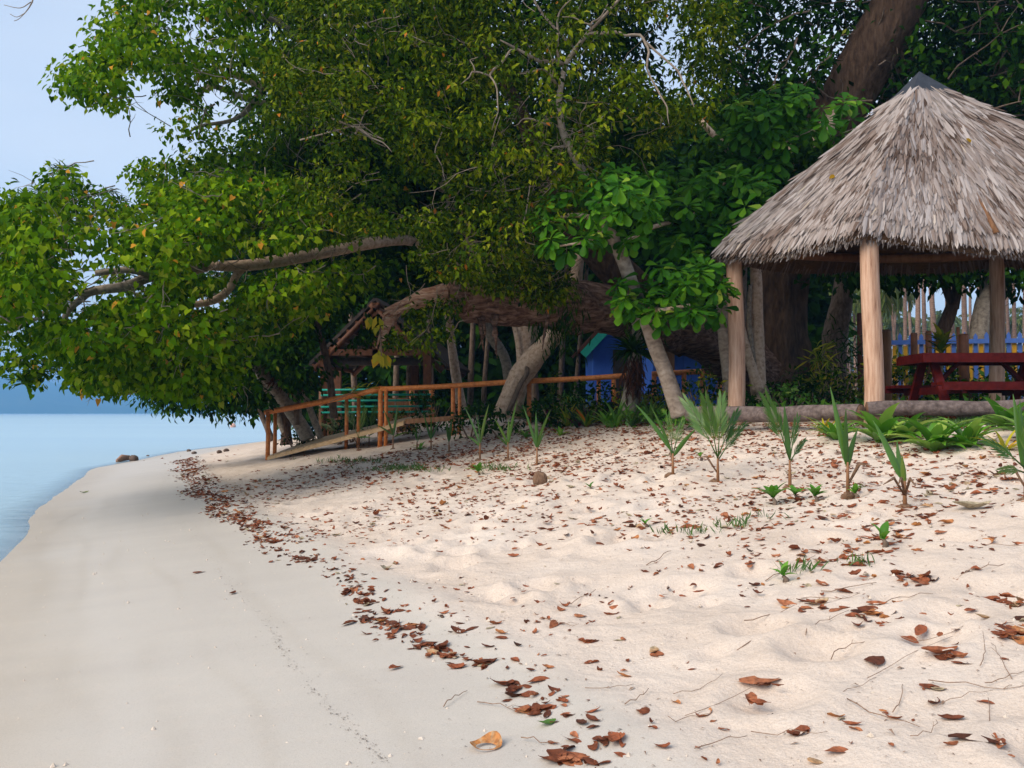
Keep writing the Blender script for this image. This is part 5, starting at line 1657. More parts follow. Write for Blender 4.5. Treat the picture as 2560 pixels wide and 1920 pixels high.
rosette(941, 345, 14.2, 0, 34, .34, .085, M_croton, 'yellow topped croton with pointed leaves behind the picnic table', 'croton', 'croton', stem=1.0, up=.75, tint=(.5, .25), droop=.4)
LIL = [((836, 441), 22, .42, .075, M_lily, 'broad leaved green plant with yellowing leaves left of the large strap leaved clump'), ((880, 443), 20, .55, .15, M_lily, 'large upright strap leaved plant before the log end'), ((905, 440), 16, .5, .13, M_lily, 'strap leaved plant between the two larger clumps under the log'),
       ((935, 452), 26, .55, .13, M_lily, 'wide strap leaved plant spreading over the litter before the picnic table'), ((968, 448), 20, .42, .11, M_lily, 'low strap leaved plant with drooping leaves below the bench'), ((1006, 430), 18, .5, .12, M_lily, 'strap leaved plant at the right edge under the log'), ((1030, 440), 18, .5, .12, M_lily, 'strap leaved plant cut by the right edge of the view'),
       ((632, 424), 12, .3, .07, M_lily, 'small pale green plant at the sand edge left of the ringed trunk'), ((668, 420), 14, .32, .08, M_lily, 'bright green leafy plant at the foot of the ringed trunk'), ((612, 428), 10, .26, .06, M_lily, 'little lime green plant on the sand edge'),
       ((560, 436), 9, .24, .05, M_lily, 'tiny lime green plant before the purple leaved plants'), ((526, 438), 10, .3, .06, M_lily, 'yellow green spreading plant left along the sand edge'), ((420, 450), 9, .25, .05, M_lily, 'small bright weed at the foot of the ramp side seedlings')]
for bp, n, L, wd, m, lab in LIL:
    rosette(0, 0, 0, 0, n, L, wd, m, lab, 'strap_leaved_plant' if L > .35 else 'small_plant', 'plant', basepx=bp, up=.75, tint=(.55, .22), droop=.6)
for bp, n, L, lab in (((824, 434), 16, .36, 'yellow leaved plant at the left end of the strap leaved clumps'), ((1004, 452), 14, .34, 'yellow leaved plant before the right edge palm seedling')):
    rosette(0, 0, 0, 0, n, L, .035, M_yellow, lab, 'yellow_plant', 'plant', basepx=bp, up=.75, tint=(.5, .25), droop=.5)
for bp, lab in (((530, 424), 'purple leaved plant at the left of the border row'), ((571, 424), 'dark purple plant with green striped leaves left of centre in the border row'), ((598, 421), 'tall purple leaved plant under the handrail post'), ((548, 426), 'green and maroon striped plant in the border row'), ((585, 427), 'low green striped plant between the purple plants'), ((622, 419), 'spiky dark green plant beside the hanging epiphyte'), ((648, 416), 'purple tinged spiky plant left of the ringed trunk foot')):
    rosette(0, 0, 0, 0, 20, .42, .05, M_purple, lab, 'purple_plant', 'plant', basepx=bp, up=.8, tint=(.45, .3), droop=.35)

for k in range(22):
    bx = rng.uniform(528, 690)
    rosette(0, 0, 0, 0, int(rng.integers(12, 24)), rng.uniform(.38, .62), rng.uniform(.045, .08), (M_purple, M_lily, M_seed, M_croton)[k % 4], ('maroon streaked', 'bright green', 'dark green', 'yellow flecked')[k % 4] + ' strappy plant in the border ' + ('left of the blue hut' if bx < 585 else 'under the blue hut railing' if bx < 630 else 'around the ringed trunk foot'), 'border_plant', 'plant', basepx=(bx, rng.uniform(417, 429)), up=.85, tint=(.45, .28), droop=.4, group='mixed border plants at the sand edge')
gcq = np.concatenate([gpts(rng.uniform(525, 700, 900), rng.uniform(408, 428, 900)), np.stack([rng.uniform(2.2, 8.5, 2600), rng.uniform(12.6, 16.8, 2600), np.zeros(2600)], 1)])
gcq[:, 2] = T(gcq[:, 0], gcq[:, 1]) + rng.uniform(0, .22, len(gcq))
gcq = gcq[(gcq[:, 1] < 17.5)]
n = len(gcq)
tag(obj('ground_cover', *scatter(T_OVAL, gcq, unit(n) + (0, -.2, .5), unit(n) * .6 + (0, -.4, .8), rng.uniform(.07, .16, n), np.zeros(n))[:2], M_lily, None, np.repeat(np.clip(rng.normal(.3, .2, n), 0, 1), 5)), 'low leafy ground cover between the garden plants and under the trees', 'ground cover', kind='stuff')

# epiphyte on a pale stump
ep = thing('epiphyte_stump', 'pale stump carrying a dark hanging epiphyte with spiky leaves', 'stump', gbase(630, 15))
sub(ep, 'trunk', [(626, 420, 15, .16), (629, 400, 15, .13), (632, 380, 15, .11), (634, 345, 15, .09)], M_greybark, 9, .1, 300)
c = P(633, 352, 14.9)
n = 130
a = rng.uniform(0, 6.28, n); e = rng.uniform(-.3, 1.1, n)
D = np.stack([np.cos(a) * np.cos(e), np.sin(a) * np.cos(e), np.sin(e)], 1)
foliage(ep, 'leaves', T_LANCE, M_dark, np.repeat(c[None], n, 0), D, unit(n) * .3 + (0, 0, 1), rng.uniform(.25, .5, n), np.clip(rng.normal(.55, .2, n), 0, 1))
n = 260
pos = P(np.full(n, 634.), np.full(n, 358.), np.full(n, 14.88)) + rng.normal(0, .09, (n, 3)) - np.stack([0 * np.arange(n), 0 * np.arange(n), rng.uniform(0, .45, n)], 1)
foliage(ep, 'dead_leaves', T_LANCE, M_litter, pos, unit(n) * .4 + (0, 0, -1), unit(n), rng.uniform(.15, .3, n), np.clip(rng.normal(.08, .06, n), 0, 1))

# ------------------------------------------------------------------ coconut seedlings planted along the sand


def seedling(bp, leaves, label, splitf=0.0, brown=0):
    """leaves: list of (tip_px, tip_py, width_m, split?)"""
    b = G(*bp)
    d = b[1]
    g = thing('palm_seedling', label, 'palm seedling', b, 'young coconut palms planted in a row')
    zc = b + np.array([0, 0, .12])
    tall = max(bp[1] - q[1] for q in leaves) / F * d
    stem_top = b + np.array([0, 0, tall * .3])
    hk = b + np.array([rng.normal(0, .02), rng.normal(0, .02), -.03])
    MB().tube([hk + np.array([a_ * .07, 0, z_]) for a_, z_ in ((-1, 0), (-.8, .012), (-.3, .025), (.3, .025), (.8, .012), (1, 0))], [.003, .02, .03, .03, .02, .003], 8, .18, int(bp[0])).build('husk', M_husk, g)
    MB().tube([b - (0, 0, .04), (b + stem_top) / 2, stem_top], [.018, .014, .009], 7, .1).build('stem', M_beam, g)
    for tx, ty, wd, spl in leaves:
        tip = P(tx, ty, d + rng.uniform(-.22, .22))
        ax = tip - stem_top
        L = np.linalg.norm(ax)
        side = np.cross(ax, FWD + rng.normal(0, .35, 3)); side /= np.linalg.norm(side)
        nrm = np.cross(side, ax / L)
        base = b + (stem_top - b) * rng.uniform(.75, 1)
        sag = np.array([0, 0, .10 * L])
        K = 7

        def pt(t):
            return base + (tip - base) * t + sag * 4 * t * (1 - t) * .55
        tt = float(np.clip(rng.normal(.5, .16), 0, 1))
        if not spl:
            vs, fs = [], []
            for s in range(K + 1):
                t = s / K
                w2 = wd * .32 * (math.sin(math.pi * min(1., t) ** .62) + .06)
                vs += [pt(t) - side * w2 + nrm * w2 * .5, pt(t), pt(t) + side * w2 + nrm * w2 * .5]
            for s in range(K):
                o_ = s * 3
                fs += [(o_, o_ + 1, o_ + 4, o_ + 3), (o_ + 1, o_ + 2, o_ + 5, o_ + 4)]
            obj('leaf', vs, fs, M_seed, g, np.clip(np.full(len(vs), tt) + np.tile([-.12, .12, .02], K + 1), 0, 1))
        else:
            mb = MB()
            mb.tube([pt(0), pt(.35), pt(.8)], [.007, .005, .002], 5, tint=None) if False else mb.tube([pt(0), pt(.35), pt(.8)], [.007, .005, .002], 5)
            vs_t = len(np.concatenate(mb.v))
            for s in range(20):
                t = .26 + .66 * s / 19
                for sg in (-1, 1):
                    p = pt(t); dd = (pt(min(1, t + .05)) - pt(t - .05)); dd /= np.linalg.norm(dd)
                    ld = dd * .9 + side * sg * (.42 - .25 * t) + nrm * rng.normal(.05, .08) - zz * .08
                    ld /= np.linalg.norm(ld)
                    ll = L * rng.uniform(.34, .46) * (1.1 - .55 * t)
                    sd = np.cross(ld, nrm); sd /= np.linalg.norm(sd)
                    wv = wd * .075
                    mb.add([p, p + ld * ll * .45 - sd * wv * .7, p + ld * ll * .45 + sd * wv * .7, p + ld * ll - zz * ll * .06], [(0, 2, 1), (1, 2, 3)], np.clip(tt + rng.normal(0, .1), 0, 1))
            mb.build('leaf', M_seed, g, True, True)
    for q in range(brown):
        a = rng.uniform(0, 6.28)
        tip = stem_top + np.array([math.cos(a) * .22, math.sin(a) * .2, -.02])
        m_ = (b + (0, 0, .1) + tip) / 2 + (0, 0, .08)
        MB().tube([b + (0, 0, .08), m_, tip], [.008, .012, .003], 5, .2).build('dead_leaf', M_husk, g)


SD = [((673, 475), [(634, 403, .07, 0), (650, 405, .05, 0), (697, 428, .075, 0), (683, 420, .05, 1), (668, 415, .06, 1)], 'palm seedling with wide split leaves, one long leaf reaching left', 1),
      ((718, 482), [(685, 400, .16, 1), (705, 398, .16, 1), (722, 396, .16, 1), (738, 412, .14, 1), (745, 424, .1, 1)], 'palm seedling with a full fan of split leaves before the left gazebo post', 1),
      ((790, 487), [(766, 397, .12, 1), (784, 404, .08, 0), (798, 418, .1, 1), (805, 440, .08, 1)], 'upright bluish palm seedling before the log', 0),
      ((848, 495), [(830, 386, .075, 0), (846, 408, .085, 0), (858, 428, .08, 0)], 'tall palm seedling with closed blade leaves left of the strap leaved clumps', 2),
      ((905, 507), [(873, 420, .09, 0), (897, 440, .1, 0), (902, 455, .06, 0)], 'palm seedling with one broad leaf leaning left, brown dry leaf at its base', 3),
      ((1026, 500), [(1013, 394, .08, 0), (1020, 400, .1, 0), (985, 440, .1, 1), (1030, 410, .12, 1), (1000, 470, .08, 1)], 'dark palm seedling cut by the right edge of the view', 1),
      ((537, 465), [(523, 406, .06, 0), (536, 412, .075, 0), (551, 409, .07, 0), (545, 432, .05, 0)], 'rightmost of the cluster of blade leaved palm seedlings left of centre', 0),
      ((508, 460), [(494, 418, .06, 0), (517, 400, .06, 0), (509, 418, .06, 0), (497, 436, .05, 0)], 'second from the right in the cluster of blade leaved palm seedlings', 0),
      ((480, 460), [(464, 406, .06, 0), (489, 404, .07, 0), (476, 412, .07, 0), (467, 436, .06, 0)], 'third from the right in the cluster of blade leaved palm seedlings', 0),
      ((449, 452), [(446, 420, .07, 0), (452, 419, .08, 0)], 'small closed palm seedling with two upright leaves', 0),
      ((431, 450), [(423, 412, .07, 0), (440, 419, .07, 0), (431, 415, .06, 0)], 'palm seedling just left of the small closed one', 0),
      ((417, 450), [(410, 424, .05, 0), (422, 428, .05, 0), (416, 420, .05, 0)], 'short palm seedling at the end of the ramp board', 0),
      ((393, 449), [(383, 408, .07, 0), (398, 404, .08, 0), (411, 432, .06, 0), (374, 424, .05, 0)], 'tall palm seedling before the handrail corner posts', 0),
      ((369, 446), [(362, 408, .05, 1), (376, 406, .1, 1), (385, 426, .07, 0), (356, 426, .05, 0)], 'feathery palm seedling left of the handrail corner', 0),
      ((358, 450), [(345, 405, .06, 1), (365, 410, .07, 1), (372, 438, .06, 0)], 'thin stemmed palm seedling beside the pale ramp', 1),
      ((341, 444), [(322, 424, .07, 1), (331, 417, .08, 1), (346, 414, .1, 1), (357, 420, .08, 1)], 'bushy palm seedling spreading over the lower ramp', 0),
      ((295, 440), [(289, 424, .06, 1), (297, 420, .08, 1), (302, 428, .06, 1)], 'small shaded palm seedling behind the lower end of the handrail', 0)]
for bp, lv, lab, br in SD:
    seedling(bp, lv, lab, 0, br)

# leafy spray in front of the handrail slope
sp = thing('yellow_sprig', 'yellow green sprig resting on the sloping handrail', 'plant', P(352, 392, 19.4))
n = 26
pos = P(rng.uniform(338, 375, n), rng.uniform(385, 398, n), np.full(n, 19.3))
MB().tube([P(330, 402, 19.3), P(352, 393, 19.3), P(374, 388, 19.3)], .012, 5).build('stem', M_drytwig, sp)
foliage(sp, 'leaves', T_LANCE, M_yellow, pos, unit(n) * .6 + (.8, 0, .3), unit(n) * .4 + (0, -.4, 1), rng.uniform(.2, .42, n), np.clip(rng.normal(.15, .15, n), 0, 1))
# hanging yellow leaves below the splintered end
yl = thing('hanging_yellow_sprig', 'yellow leaves on a thin stem hanging from the splintered limb end', 'leaves', P(383, 360, 14.4))
MB().tube([P(380, 330, 14.42), P(381, 345, 14.4), P(382, 362, 14.4)], .012, 5).build('stem', M_drytwig, yl)
n = 26
pos = np.concatenate([P(rng.uniform(376, 388, 16), rng.uniform(340, 368, 16) * .35 + 354 * .65, np.full(16, 14.4)), P(rng.uniform(366, 381, 10), rng.uniform(316, 326, 10), np.full(10, 14.4))])
foliage(yl, 'leaves', T_OVAL, M_yellow, pos, unit(n) * .5 + (0, 0, -1), unit(n) * .4 + (0, -1, .3), rng.uniform(.14, .24, n), np.clip(rng.normal(.5, .3, n), 0, 1))

# ------------------------------------------------------------------ litter on the sand


def curled(seed):
    r = np.random.default_rng(seed)
    c1, c2, tw = r.uniform(-.4, 1.0), r.uniform(-.5, 1.0), r.uniform(-.5, .5)
    wmax = r.uniform(.2, .32)
    vs = []
    U = [0, .18, .4, .62, .82, 1.0]
    for u_ in U:
        w2 = wmax * math.sin(math.pi * (.04 + .93 * u_) ** .85) ** .8
        jag = r.uniform(.85, 1.12)
        for s in (-1, -.5, 0, .5, 1):
            x = s * w2 * jag
            z = c1 * x * x * 3.2 + c2 * (u_ - .5) ** 2 * .8 + tw * x * (u_ - .5) * 2 + r.uniform(-.02, .02)
            vs.append((x, u_ - .5, z))
    vs = np.array(vs)
    vs[:, 2] -= vs[:, 2].min()
    fs = []
    for i in range(5):
        for j in range(4):
            a = i * 5 + j
            fs += [(a, a + 1, a + 6), (a, a + 6, a + 5)]
    k = len(vs)
    st = np.array([(-.012, -.5, vs[2, 2]), (.012, -.5, vs[2, 2]), (0, -.72, vs[2, 2] + .03)])
    return np.vstack([vs, st]), np.array(fs + [(k, k + 1, k + 2)])


CUR = [curled(s) for s in range(8)]


def terr_normal(p, e=.05):
    x, y = p[:, 0], p[:, 1]
    return np.stack([-(T(x + e, y) - T(x - e, y)) / (2 * e), -(T(x, y + e) - T(x, y - e)) / (2 * e), np.ones(len(p))], 1)


def wrack_x(y):
    return np.interp(y, WY, WX)




# leaf positions: the wrack line, drifts named from the photograph, and a loose scatter
L_pos, L_size = [], []
# (a) scatter over the dry sand
n = 27000
yy = 2.6 + 14.5 * rng.uniform(0, 1, n) ** .9
s0 = rng.uniform(.1, 7.2, n)
x0 = wrack_x(yy) + s0 * 1.12
patch = fbm(x0 * .9, yy * .9, 31, 3)
pr0 = np.clip(.18 + .085 * np.clip(s0 - 1.0, 0, 6) + 1.6 * patch, .02, 1) * np.where(yy < 5, .6, np.where(yy < 7, .9, 1.2)) * np.where(s0 > 3.2, 1.35, .9)
k = rng.uniform(0, 1, n) < pr0
L_pos.append(np.stack([x0[k], yy[k]], 1)); L_size.append(rng.gamma(3.2, .0135, k.sum()) + .012)
# (b) wrack line
n = 3000
yy = 3.0 + 21 * rng.uniform(0, 1, n) ** 1.25
cl_ = vnoise(yy * 2.6, yy * 0, 17)
k = rng.uniform(0, 1, n) < np.clip(cl_ * 1.4 + (yy > 9) * .2, .15, 1) * np.where(yy < 6.5, .6, 1)
x0 = wrack_x(yy) + rng.normal(.0, .03 + .006 * yy, n) + .10 * np.sin(yy * 2.1)
L_pos.append(np.stack([x0[k], yy[k]], 1)); L_size.append(rng.gamma(4, .0125, k.sum()) + .015)
# (c) drifts
drifts = [(868, 614, 26, 16), (811, 606, 22, 14), (895, 625, 14, 12), (887, 537, 16, 12), (763, 684, 6, 6), (872, 660, 4, 4), (945, 658, 9, 12), (1008, 632, 36, 16), (1000, 605, 26, 18), (925, 581, 20, 14), (859, 555, 22, 16), (763, 560, 10, 12), (820, 560, 16, 16),
          (983, 541, 14, 14), (696, 533, 18, 18), (740, 530, 18, 14), (650, 535, 12, 14), (790, 500, 10, 10), (905, 509, 16, 12), (840, 545, 12, 14), (960, 486, 22, 26), (1000, 475, 22, 22), (640, 452, 30, 34), (560, 448, 30, 34), (460, 462, 40, 34), (380, 470, 46, 36), (320, 464, 30, 28), (540, 486, 28, 30), (470, 476, 26, 30), (700, 440, 24, 26), (760, 440, 14, 18), (850, 448, 20, 16), (620, 475, 20, 24),
          (570, 758, 12, 9), (602, 742, 10, 8), (525, 711, 11, 7), (512, 687, 9, 7), (481, 664, 9, 6), (440, 651, 10, 7), (419, 628, 8, 6), (394, 613, 9, 7), (352, 592, 8, 6), (300, 557, 20, 10), (275, 540, 18, 9), (250, 523, 22, 9), (225, 503, 26, 9), (208, 485, 34, 10), (196, 470, 34, 12), (186, 459, 26, 12), (215, 458, 18, 14), (655, 652, 3, 5), (594, 640, 2, 4), (452, 668, 2, 3), (934, 690, 2, 3), (1005, 742, 2, 5), (797, 733, 4, 6), (755, 700, 3, 8)]
for px, py, m, sp_ in drifts:
    m = int(m * .7) + 1
    q = gpts(px + rng.normal(0, sp_ * 1.0, m), py + rng.normal(0, sp_ * .3, m))
    L_pos.append(q[:, :2]); L_size.append(rng.gamma(5, .0135, m) + .02)
# (d) leaves under the trees
n = 1100
yy = rng.uniform(10.5, 22, n)
x0 = wrack_x(yy) + rng.uniform(3.5, 12, n)
k = (x0 < 9) & (rng.uniform(0, 1, n) < .75)
L_pos.append(np.stack([x0[k], yy[k]], 1)); L_size.append(rng.gamma(5, .0145, k.sum()) + .02)
lp = np.concatenate(L_pos); ls = np.concatenate(L_size)
ls = np.clip(ls * .9, .018, .118)
ok = ~((np.hypot(lp[:, 0] - 5.8, lp[:, 1] - 12.5) < 1.2)) & (lp[:, 1] > 2.5)
lp, ls = lp[ok], ls[ok]
n = len(lp)
pos = np.stack([lp[:, 0], lp[:, 1], T(lp[:, 0], lp[:, 1]) + .004], 1)
N = terr_normal(pos) + rng.normal(0, .2, (n, 3)) * np.array([1, 1, .2])
a = rng.uniform(0, 6.28, n)
D = np.stack([np.cos(a), np.sin(a), rng.normal(0, .12, n)], 1)
ti = np.clip(rng.normal(.55, .22, n), 0, 1)
ti[rng.uniform(0, 1, n) < .05] = 1.0
pos[:, 2] -= rng.uniform(0, .07, n) * ls
wetl = S(lp[:, 0], lp[:, 1]) < .3
ti[wetl & (rng.uniform(0, 1, n) < .5)] *= .5
kind_ = rng.integers(0, 8, n)
dist = np.linalg.norm(pos - C0, axis=1)
pxx = 512 + F * pos[:, 0] / pos[:, 1]; pyy = 413 - F * (pos[:, 2] - CAM_Z) / pos[:, 1]
vis = (pxx > 2) & (pxx < 1022) & (pyy < 766)
order_ = np.argsort(-(ls / dist) * vis)
single = order_[:255]
issing = np.zeros(n, bool); issing[single] = True
X_, D_, N_ = basis(D, N)
lvar = {}
for i in single:
    key = (int(kind_[i]), int(ti[i] * 9.99))
    if key not in lvar:
        v, f = CUR[key[0]]
        lvar[key] = mesh_of('fallen_leaf', v, f, M_litter, np.clip(np.full(len(v), (key[1] + .5) / 10) + v[:, 2] * .25, 0, 1))
    o = bpy.data.objects.new('fallen_leaf', lvar[key]); COL.objects.link(o)
    M = Matrix.Identity(4)
    for r_ in range(3):
        M[r_][0], M[r_][1], M[r_][2] = X_[i][r_] * ls[i], D_[i][r_] * ls[i], N_[i][r_] * ls[i]
    M.translation = Vector(pos[i])
    o.matrix_world = M
    w_side = S(lp[i, 0], lp[i, 1]) < .35
    sz_w = 'large' if ls[i] > .1 else 'small' if ls[i] < .075 else 'mid-sized'
    co_w = 'dark brown' if ti[i] < .35 else 'rust brown' if ti[i] < .7 else 'pale orange brown'
    lx_, ly_ = pxx[i], pyy[i]
    if w_side:
        where = 'in the tide line near the bottom orange leaf' if ly_ > 690 else 'in the tide line drift left of the sand hollows' if ly_ > 600 else 'in the far tide line towards the handrail'
    elif ly_ > 690:
        where = 'on the near sand at the bottom' + (' right corner' if lx_ > 850 else ' centre')
    elif ly_ > 600:
        where = 'among the twigs at the right' if lx_ > 780 else 'on the near sand right of the tide line'
    elif ly_ > 520:
        where = ('between the grass and the right edge' if lx_ > 905 else 'by the right creeping grass patch' if lx_ > 775 else 'by the left creeping grass patch' if lx_ > 640 else 'left of the grass patches on open sand')
    else:
        where = 'near the leaning seedling with brown fronds' if lx_ > 870 else 'between the tall and the bluish palm seedlings' if lx_ > 770 else 'around the fan leaved palm seedling' if lx_ > 640 else 'on the upper sand below the blade leaved seedlings'
    tag(o, f'{sz_w} {co_w} dry leaf {where}', 'leaf', 'dry leaves along the tide line' if w_side else 'dry leaves scattered over the sand')
vv, ff, tt, k0 = [], [], [], 0
for q in range(8):
    m = np.where(~issing & (kind_ == q))[0]
    v, f, t = scatter(CUR[q], pos[m], D[m], N[m], ls[m], ti[m])
    vv.append(v); ff.append(f + k0); tt.append(t); k0 += len(v)
o = obj('leaf_litter', np.concatenate(vv), np.concatenate(ff), M_litter, None, np.concatenate(tt))
tag(o, 'scattered small dry leaves covering the upper sand', 'leaf litter', kind='stuff')

# distinctive leaves


def single_leaf(bp, size, ang, kind, tint, label, m=M_litter, name='fallen_leaf', cat='leaf', up=None, at=None):
    p = G(*bp) if at is None else np.asarray(at)
    v, f = CUR[kind]
    nn = terr_normal(p[None])[0] if up is None else np.asarray(up, float)
    d = np.array([math.cos(ang), math.sin(ang), 0])
    X, Dd, Nn = basis(d[None], nn[None])
    w = v * size
    w = w[:, :1] * X + w[:, 1:2] * Dd + w[:, 2:3] * Nn
    o = obj(name, w, f, m, None, np.clip(np.full(len(v), tint) + v[:, 2] * .25, 0, 1))
    o.location = tuple(p + np.array([0, 0, .006]))
    return tag(o, label, cat)


b = G(486, 748)
ringv, ringf = [], []
nr = 22
for q in range(nr):
    a = 2 * math.pi * q / nr
    for r_, z in ((1, .03 + .02 * math.sin(a * 2)), (.62, .004)):
        off_ = (.05, 0) if r_ < 1 else (0, 0)
        ringv.append((math.cos(a) * .062 * r_, math.sin(a) * .045 * r_ - (.008 if r_ < 1 else 0), z * (.5 + .5 * math.sin(a))))
for q in range(nr):
    a, c = q * 2, ((q + 1) % nr) * 2
    ringf.append((a, c, c + 1, a + 1))
o = obj('fallen_leaf', ringv, ringf, M_litter, None, np.clip(.93 + .05 * np.sin(np.arange(nr * 2)), 0, 1))
o.location = tuple(b + np.array([0, 0, .008]))
tag(o, 'orange cupped leaf holding pale sand at the bottom of the wet beach', 'leaf')
single_leaf((547, 725), .075, .3, 1, .6, 'single fresh green leaf in the tide line litter near the bottom', M_seed)
single_leaf((972, 509), .3, .2, 5, .99, 'large pale tan dry leaf on the sand near the right edge')
single_leaf((933, 689), .10, -.6, 2, .35, 'dark speckled oval leaf on the right of the near sand')
single_leaf((199, 573), .10, .5, 3, .3, 'lone brown leaf on the smooth wet sand right of the water edge')
single_leaf((233, 594), .07, 1.3, 1, .25, 'small dark leaf beside the thin debris line on the wet sand')
single_leaf((350, 624), .12, .9, 0, .3, 'long brown leaf lying tilted on the wet sand left of the tide line')
single_leaf((396, 669), .08, .6, 4, .5, 'orange brown leaf alone on the wet sand below the tide line')
single_leaf((973, 742), .15, -.4, 6, .08, 'dark brown torn leaf near the bottom right corner')
single_leaf((84, 493), .16, .2, 1, .6, 'greenish flat leaf near the left water edge', M_olive)
single_leaf((763, 683), .2, .1, 2, .75, 'big rust coloured curled leaf lying on bare sand in the lower middle')
single_leaf((874, 661), .18, 1.2, 3, .2, 'dark crumpled leaf standing upright in a sand hollow')
single_leaf((940, 655), .17, .2, 5, .62, 'large curled orange brown leaf in a sand hollow right of the crumpled one')
fn = np.cross(eave['B'] - APEX, eave['D'] - APEX); fn /= np.linalg.norm(fn); fn = fn if fn[2] > 0 else -fn
for (k, j, t, v_, lab) in (('B', 'D', .42, .42, 'bright orange leaf stuck on the right side of the thatched roof'), ('A', 'B', .52, .62, 'small orange leaf stuck on the left side of the thatched roof')):
    e = eave_at(k, j, t)
    q = APEX * (1 - v_) + e * v_
    f2 = np.cross(eave[k] - APEX, eave[j] - APEX); f2 /= np.linalg.norm(f2); f2 = f2 if f2[2] > 0 else -f2
    single_leaf(None, .13, 1.0, 1, .95, lab, M_yellow, up=f2, at=q + f2 * .07)

# twigs on the sand
TW = [(735, 700, 120, 8), (790, 737, 70, -10), (905, 660, 130, 6), (845, 650, 60, 10), (760, 640, 60, 12), (850, 590, 60, 10), (830, 600, 50, -6), (900, 600, 70, 8), (940, 640, 80, 5), (985, 690, 90, -12), (990, 720, 60, 15), (960, 700, 70, 10), (820, 625, 70, 14), (770, 618, 60, 9), (700, 690, 60, 20), (690, 720, 50, 12), (880, 720, 60, -25), (900, 700, 50, 30), (1000, 660, 60, 40),
      (985, 655, 60, 30), (1005, 680, 50, 10), (640, 700, 40, 40), (610, 690, 50, 8), (580, 600, 40, 30), (560, 625, 40, -20), (720, 745, 60, 6), (790, 570, 70, 18), (980, 570, 70, 8), (1010, 548, 40, 5), (540, 744, 40, -8), (500, 708, 50, -14), (455, 700, 30, 30), (660, 560, 40, 12), (930, 735, 50, 20), (855, 690, 60, 12)]
for k, (px, py, Lp, ang) in enumerate(TW):
    c = G(px, py)
    ln = Lp / F * c[1]
    a = R(ang) * 1.6 + rng.normal(0, .15)
    pts = []
    cv = rng.normal(0, .25)
    for t in np.linspace(-.5, .5, 7):
        x, y = c[0] + math.cos(a + cv * t) * ln * t, c[1] + math.sin(a + cv * t) * ln * t * 1.8 + rng.normal(0, .006)
        pts.append((x, y, ground(x, y) + .006 + .01 * abs(rng.normal())))
    r_ = rng.uniform(.0013, .0026) * max(1, c[1] / 4)
    mb = MB().tube(pts, np.linspace(r_, r_ * .5, 7), 6, .1, k)
    if k % 3 == 0:
        p = np.array(pts[4]); e = p + np.array([math.cos(a + .7), math.sin(a + .7), .05]) * ln * .22
        mb.tube([p, (p + e) / 2 + (0, 0, .008), e], [r_ * .6, r_ * .45, r_ * .25], 5)
    o = mb.build('twig', M_drytwig)
    where = 'near the bottom edge of the sand' if py > 715 else 'right of the tide line drift' if px < 720 else 'by the big rust leaf on the near sand' if px < 800 else 'beside the crumpled leaf in the hollow' if px < 920 and py > 640 else 'by the leaf drift below the grass' if px < 920 else 'by the right edge of the view'
    ln_w = 'long' if Lp > 75 else 'short' if Lp < 52 else 'thin'
    fk_w = 'forked' if k % 3 == 0 else 'curved'
    tag(o, f'{ln_w} {fk_w} dry twig lying {where}', 'twig', 'twigs on the sand')

# small green sprouts
for k, (px, py, h, n, lab) in enumerate(((815, 510 - 8, .13, 9, 'leafy green sprout left of the leaf drift in the middle right sand'), (773, 505, .16, 10, 'leafy green sprout under the bluish palm seedling'), (883, 547, .14, 4, 'two leaved sprout standing above the drifts on the right'), (783, 582, .1, 4, 'small green sprout left of the grass patch'),
                                         (645, 527, .07, 5, 'tiny sprout on open sand left of the drifts'), (478, 476, .16, 8, 'bright green weed among the leaves left of centre'), (590, 490, .08, 5, 'tiny green sprout in the middle of the sand'), (700, 460, .1, 5, 'tiny green sprout near the split leaved seedling'), (855, 498, .1, 6, 'green tuft at the base of the tall seedling'), (795, 500, .12, 7, 'green tuft at the foot of the bluish seedling'))):
    rosette(0, 0, 0, 0, n, h * 1.1, h * .4, M_lily, lab, 'green_sprout', 'sprout', basepx=(px, py), up=.75, tint=(.35, .2), stem=h * .35, droop=.4)
# low creeping grass patches
gq = np.concatenate([gpts(px + rng.normal(0, sx, m), py + rng.normal(0, 1.6, m)) for px, py, sx, m in ((690, 534, 22, 18), (735, 527, 12, 10), (800, 572, 18, 12), (865, 565, 12, 8), (760, 520, 14, 6), (400, 470, 22, 110), (350, 462, 18, 80), (970, 425, 40, 500), (925, 428, 30, 300), (500, 470, 12, 40))])
n = len(gq) * 3
pos = np.repeat(gq, 3, 0) + rng.normal(0, .02, (n, 3)) * (1, 1, 0)
o = obj('creeping_grass', *scatter(T_LANCE, pos, unit(n) * .5 + (0, 0, .7), unit(n), rng.uniform(.04, .11, n), np.zeros(n))[:2], M_seed, None, np.repeat(np.clip(rng.normal(.45, .2, n), 0, 1), len(T_LANCE[0])))
tag(o, 'thin creeping grass in the litter on the sand', 'grass', kind='stuff')

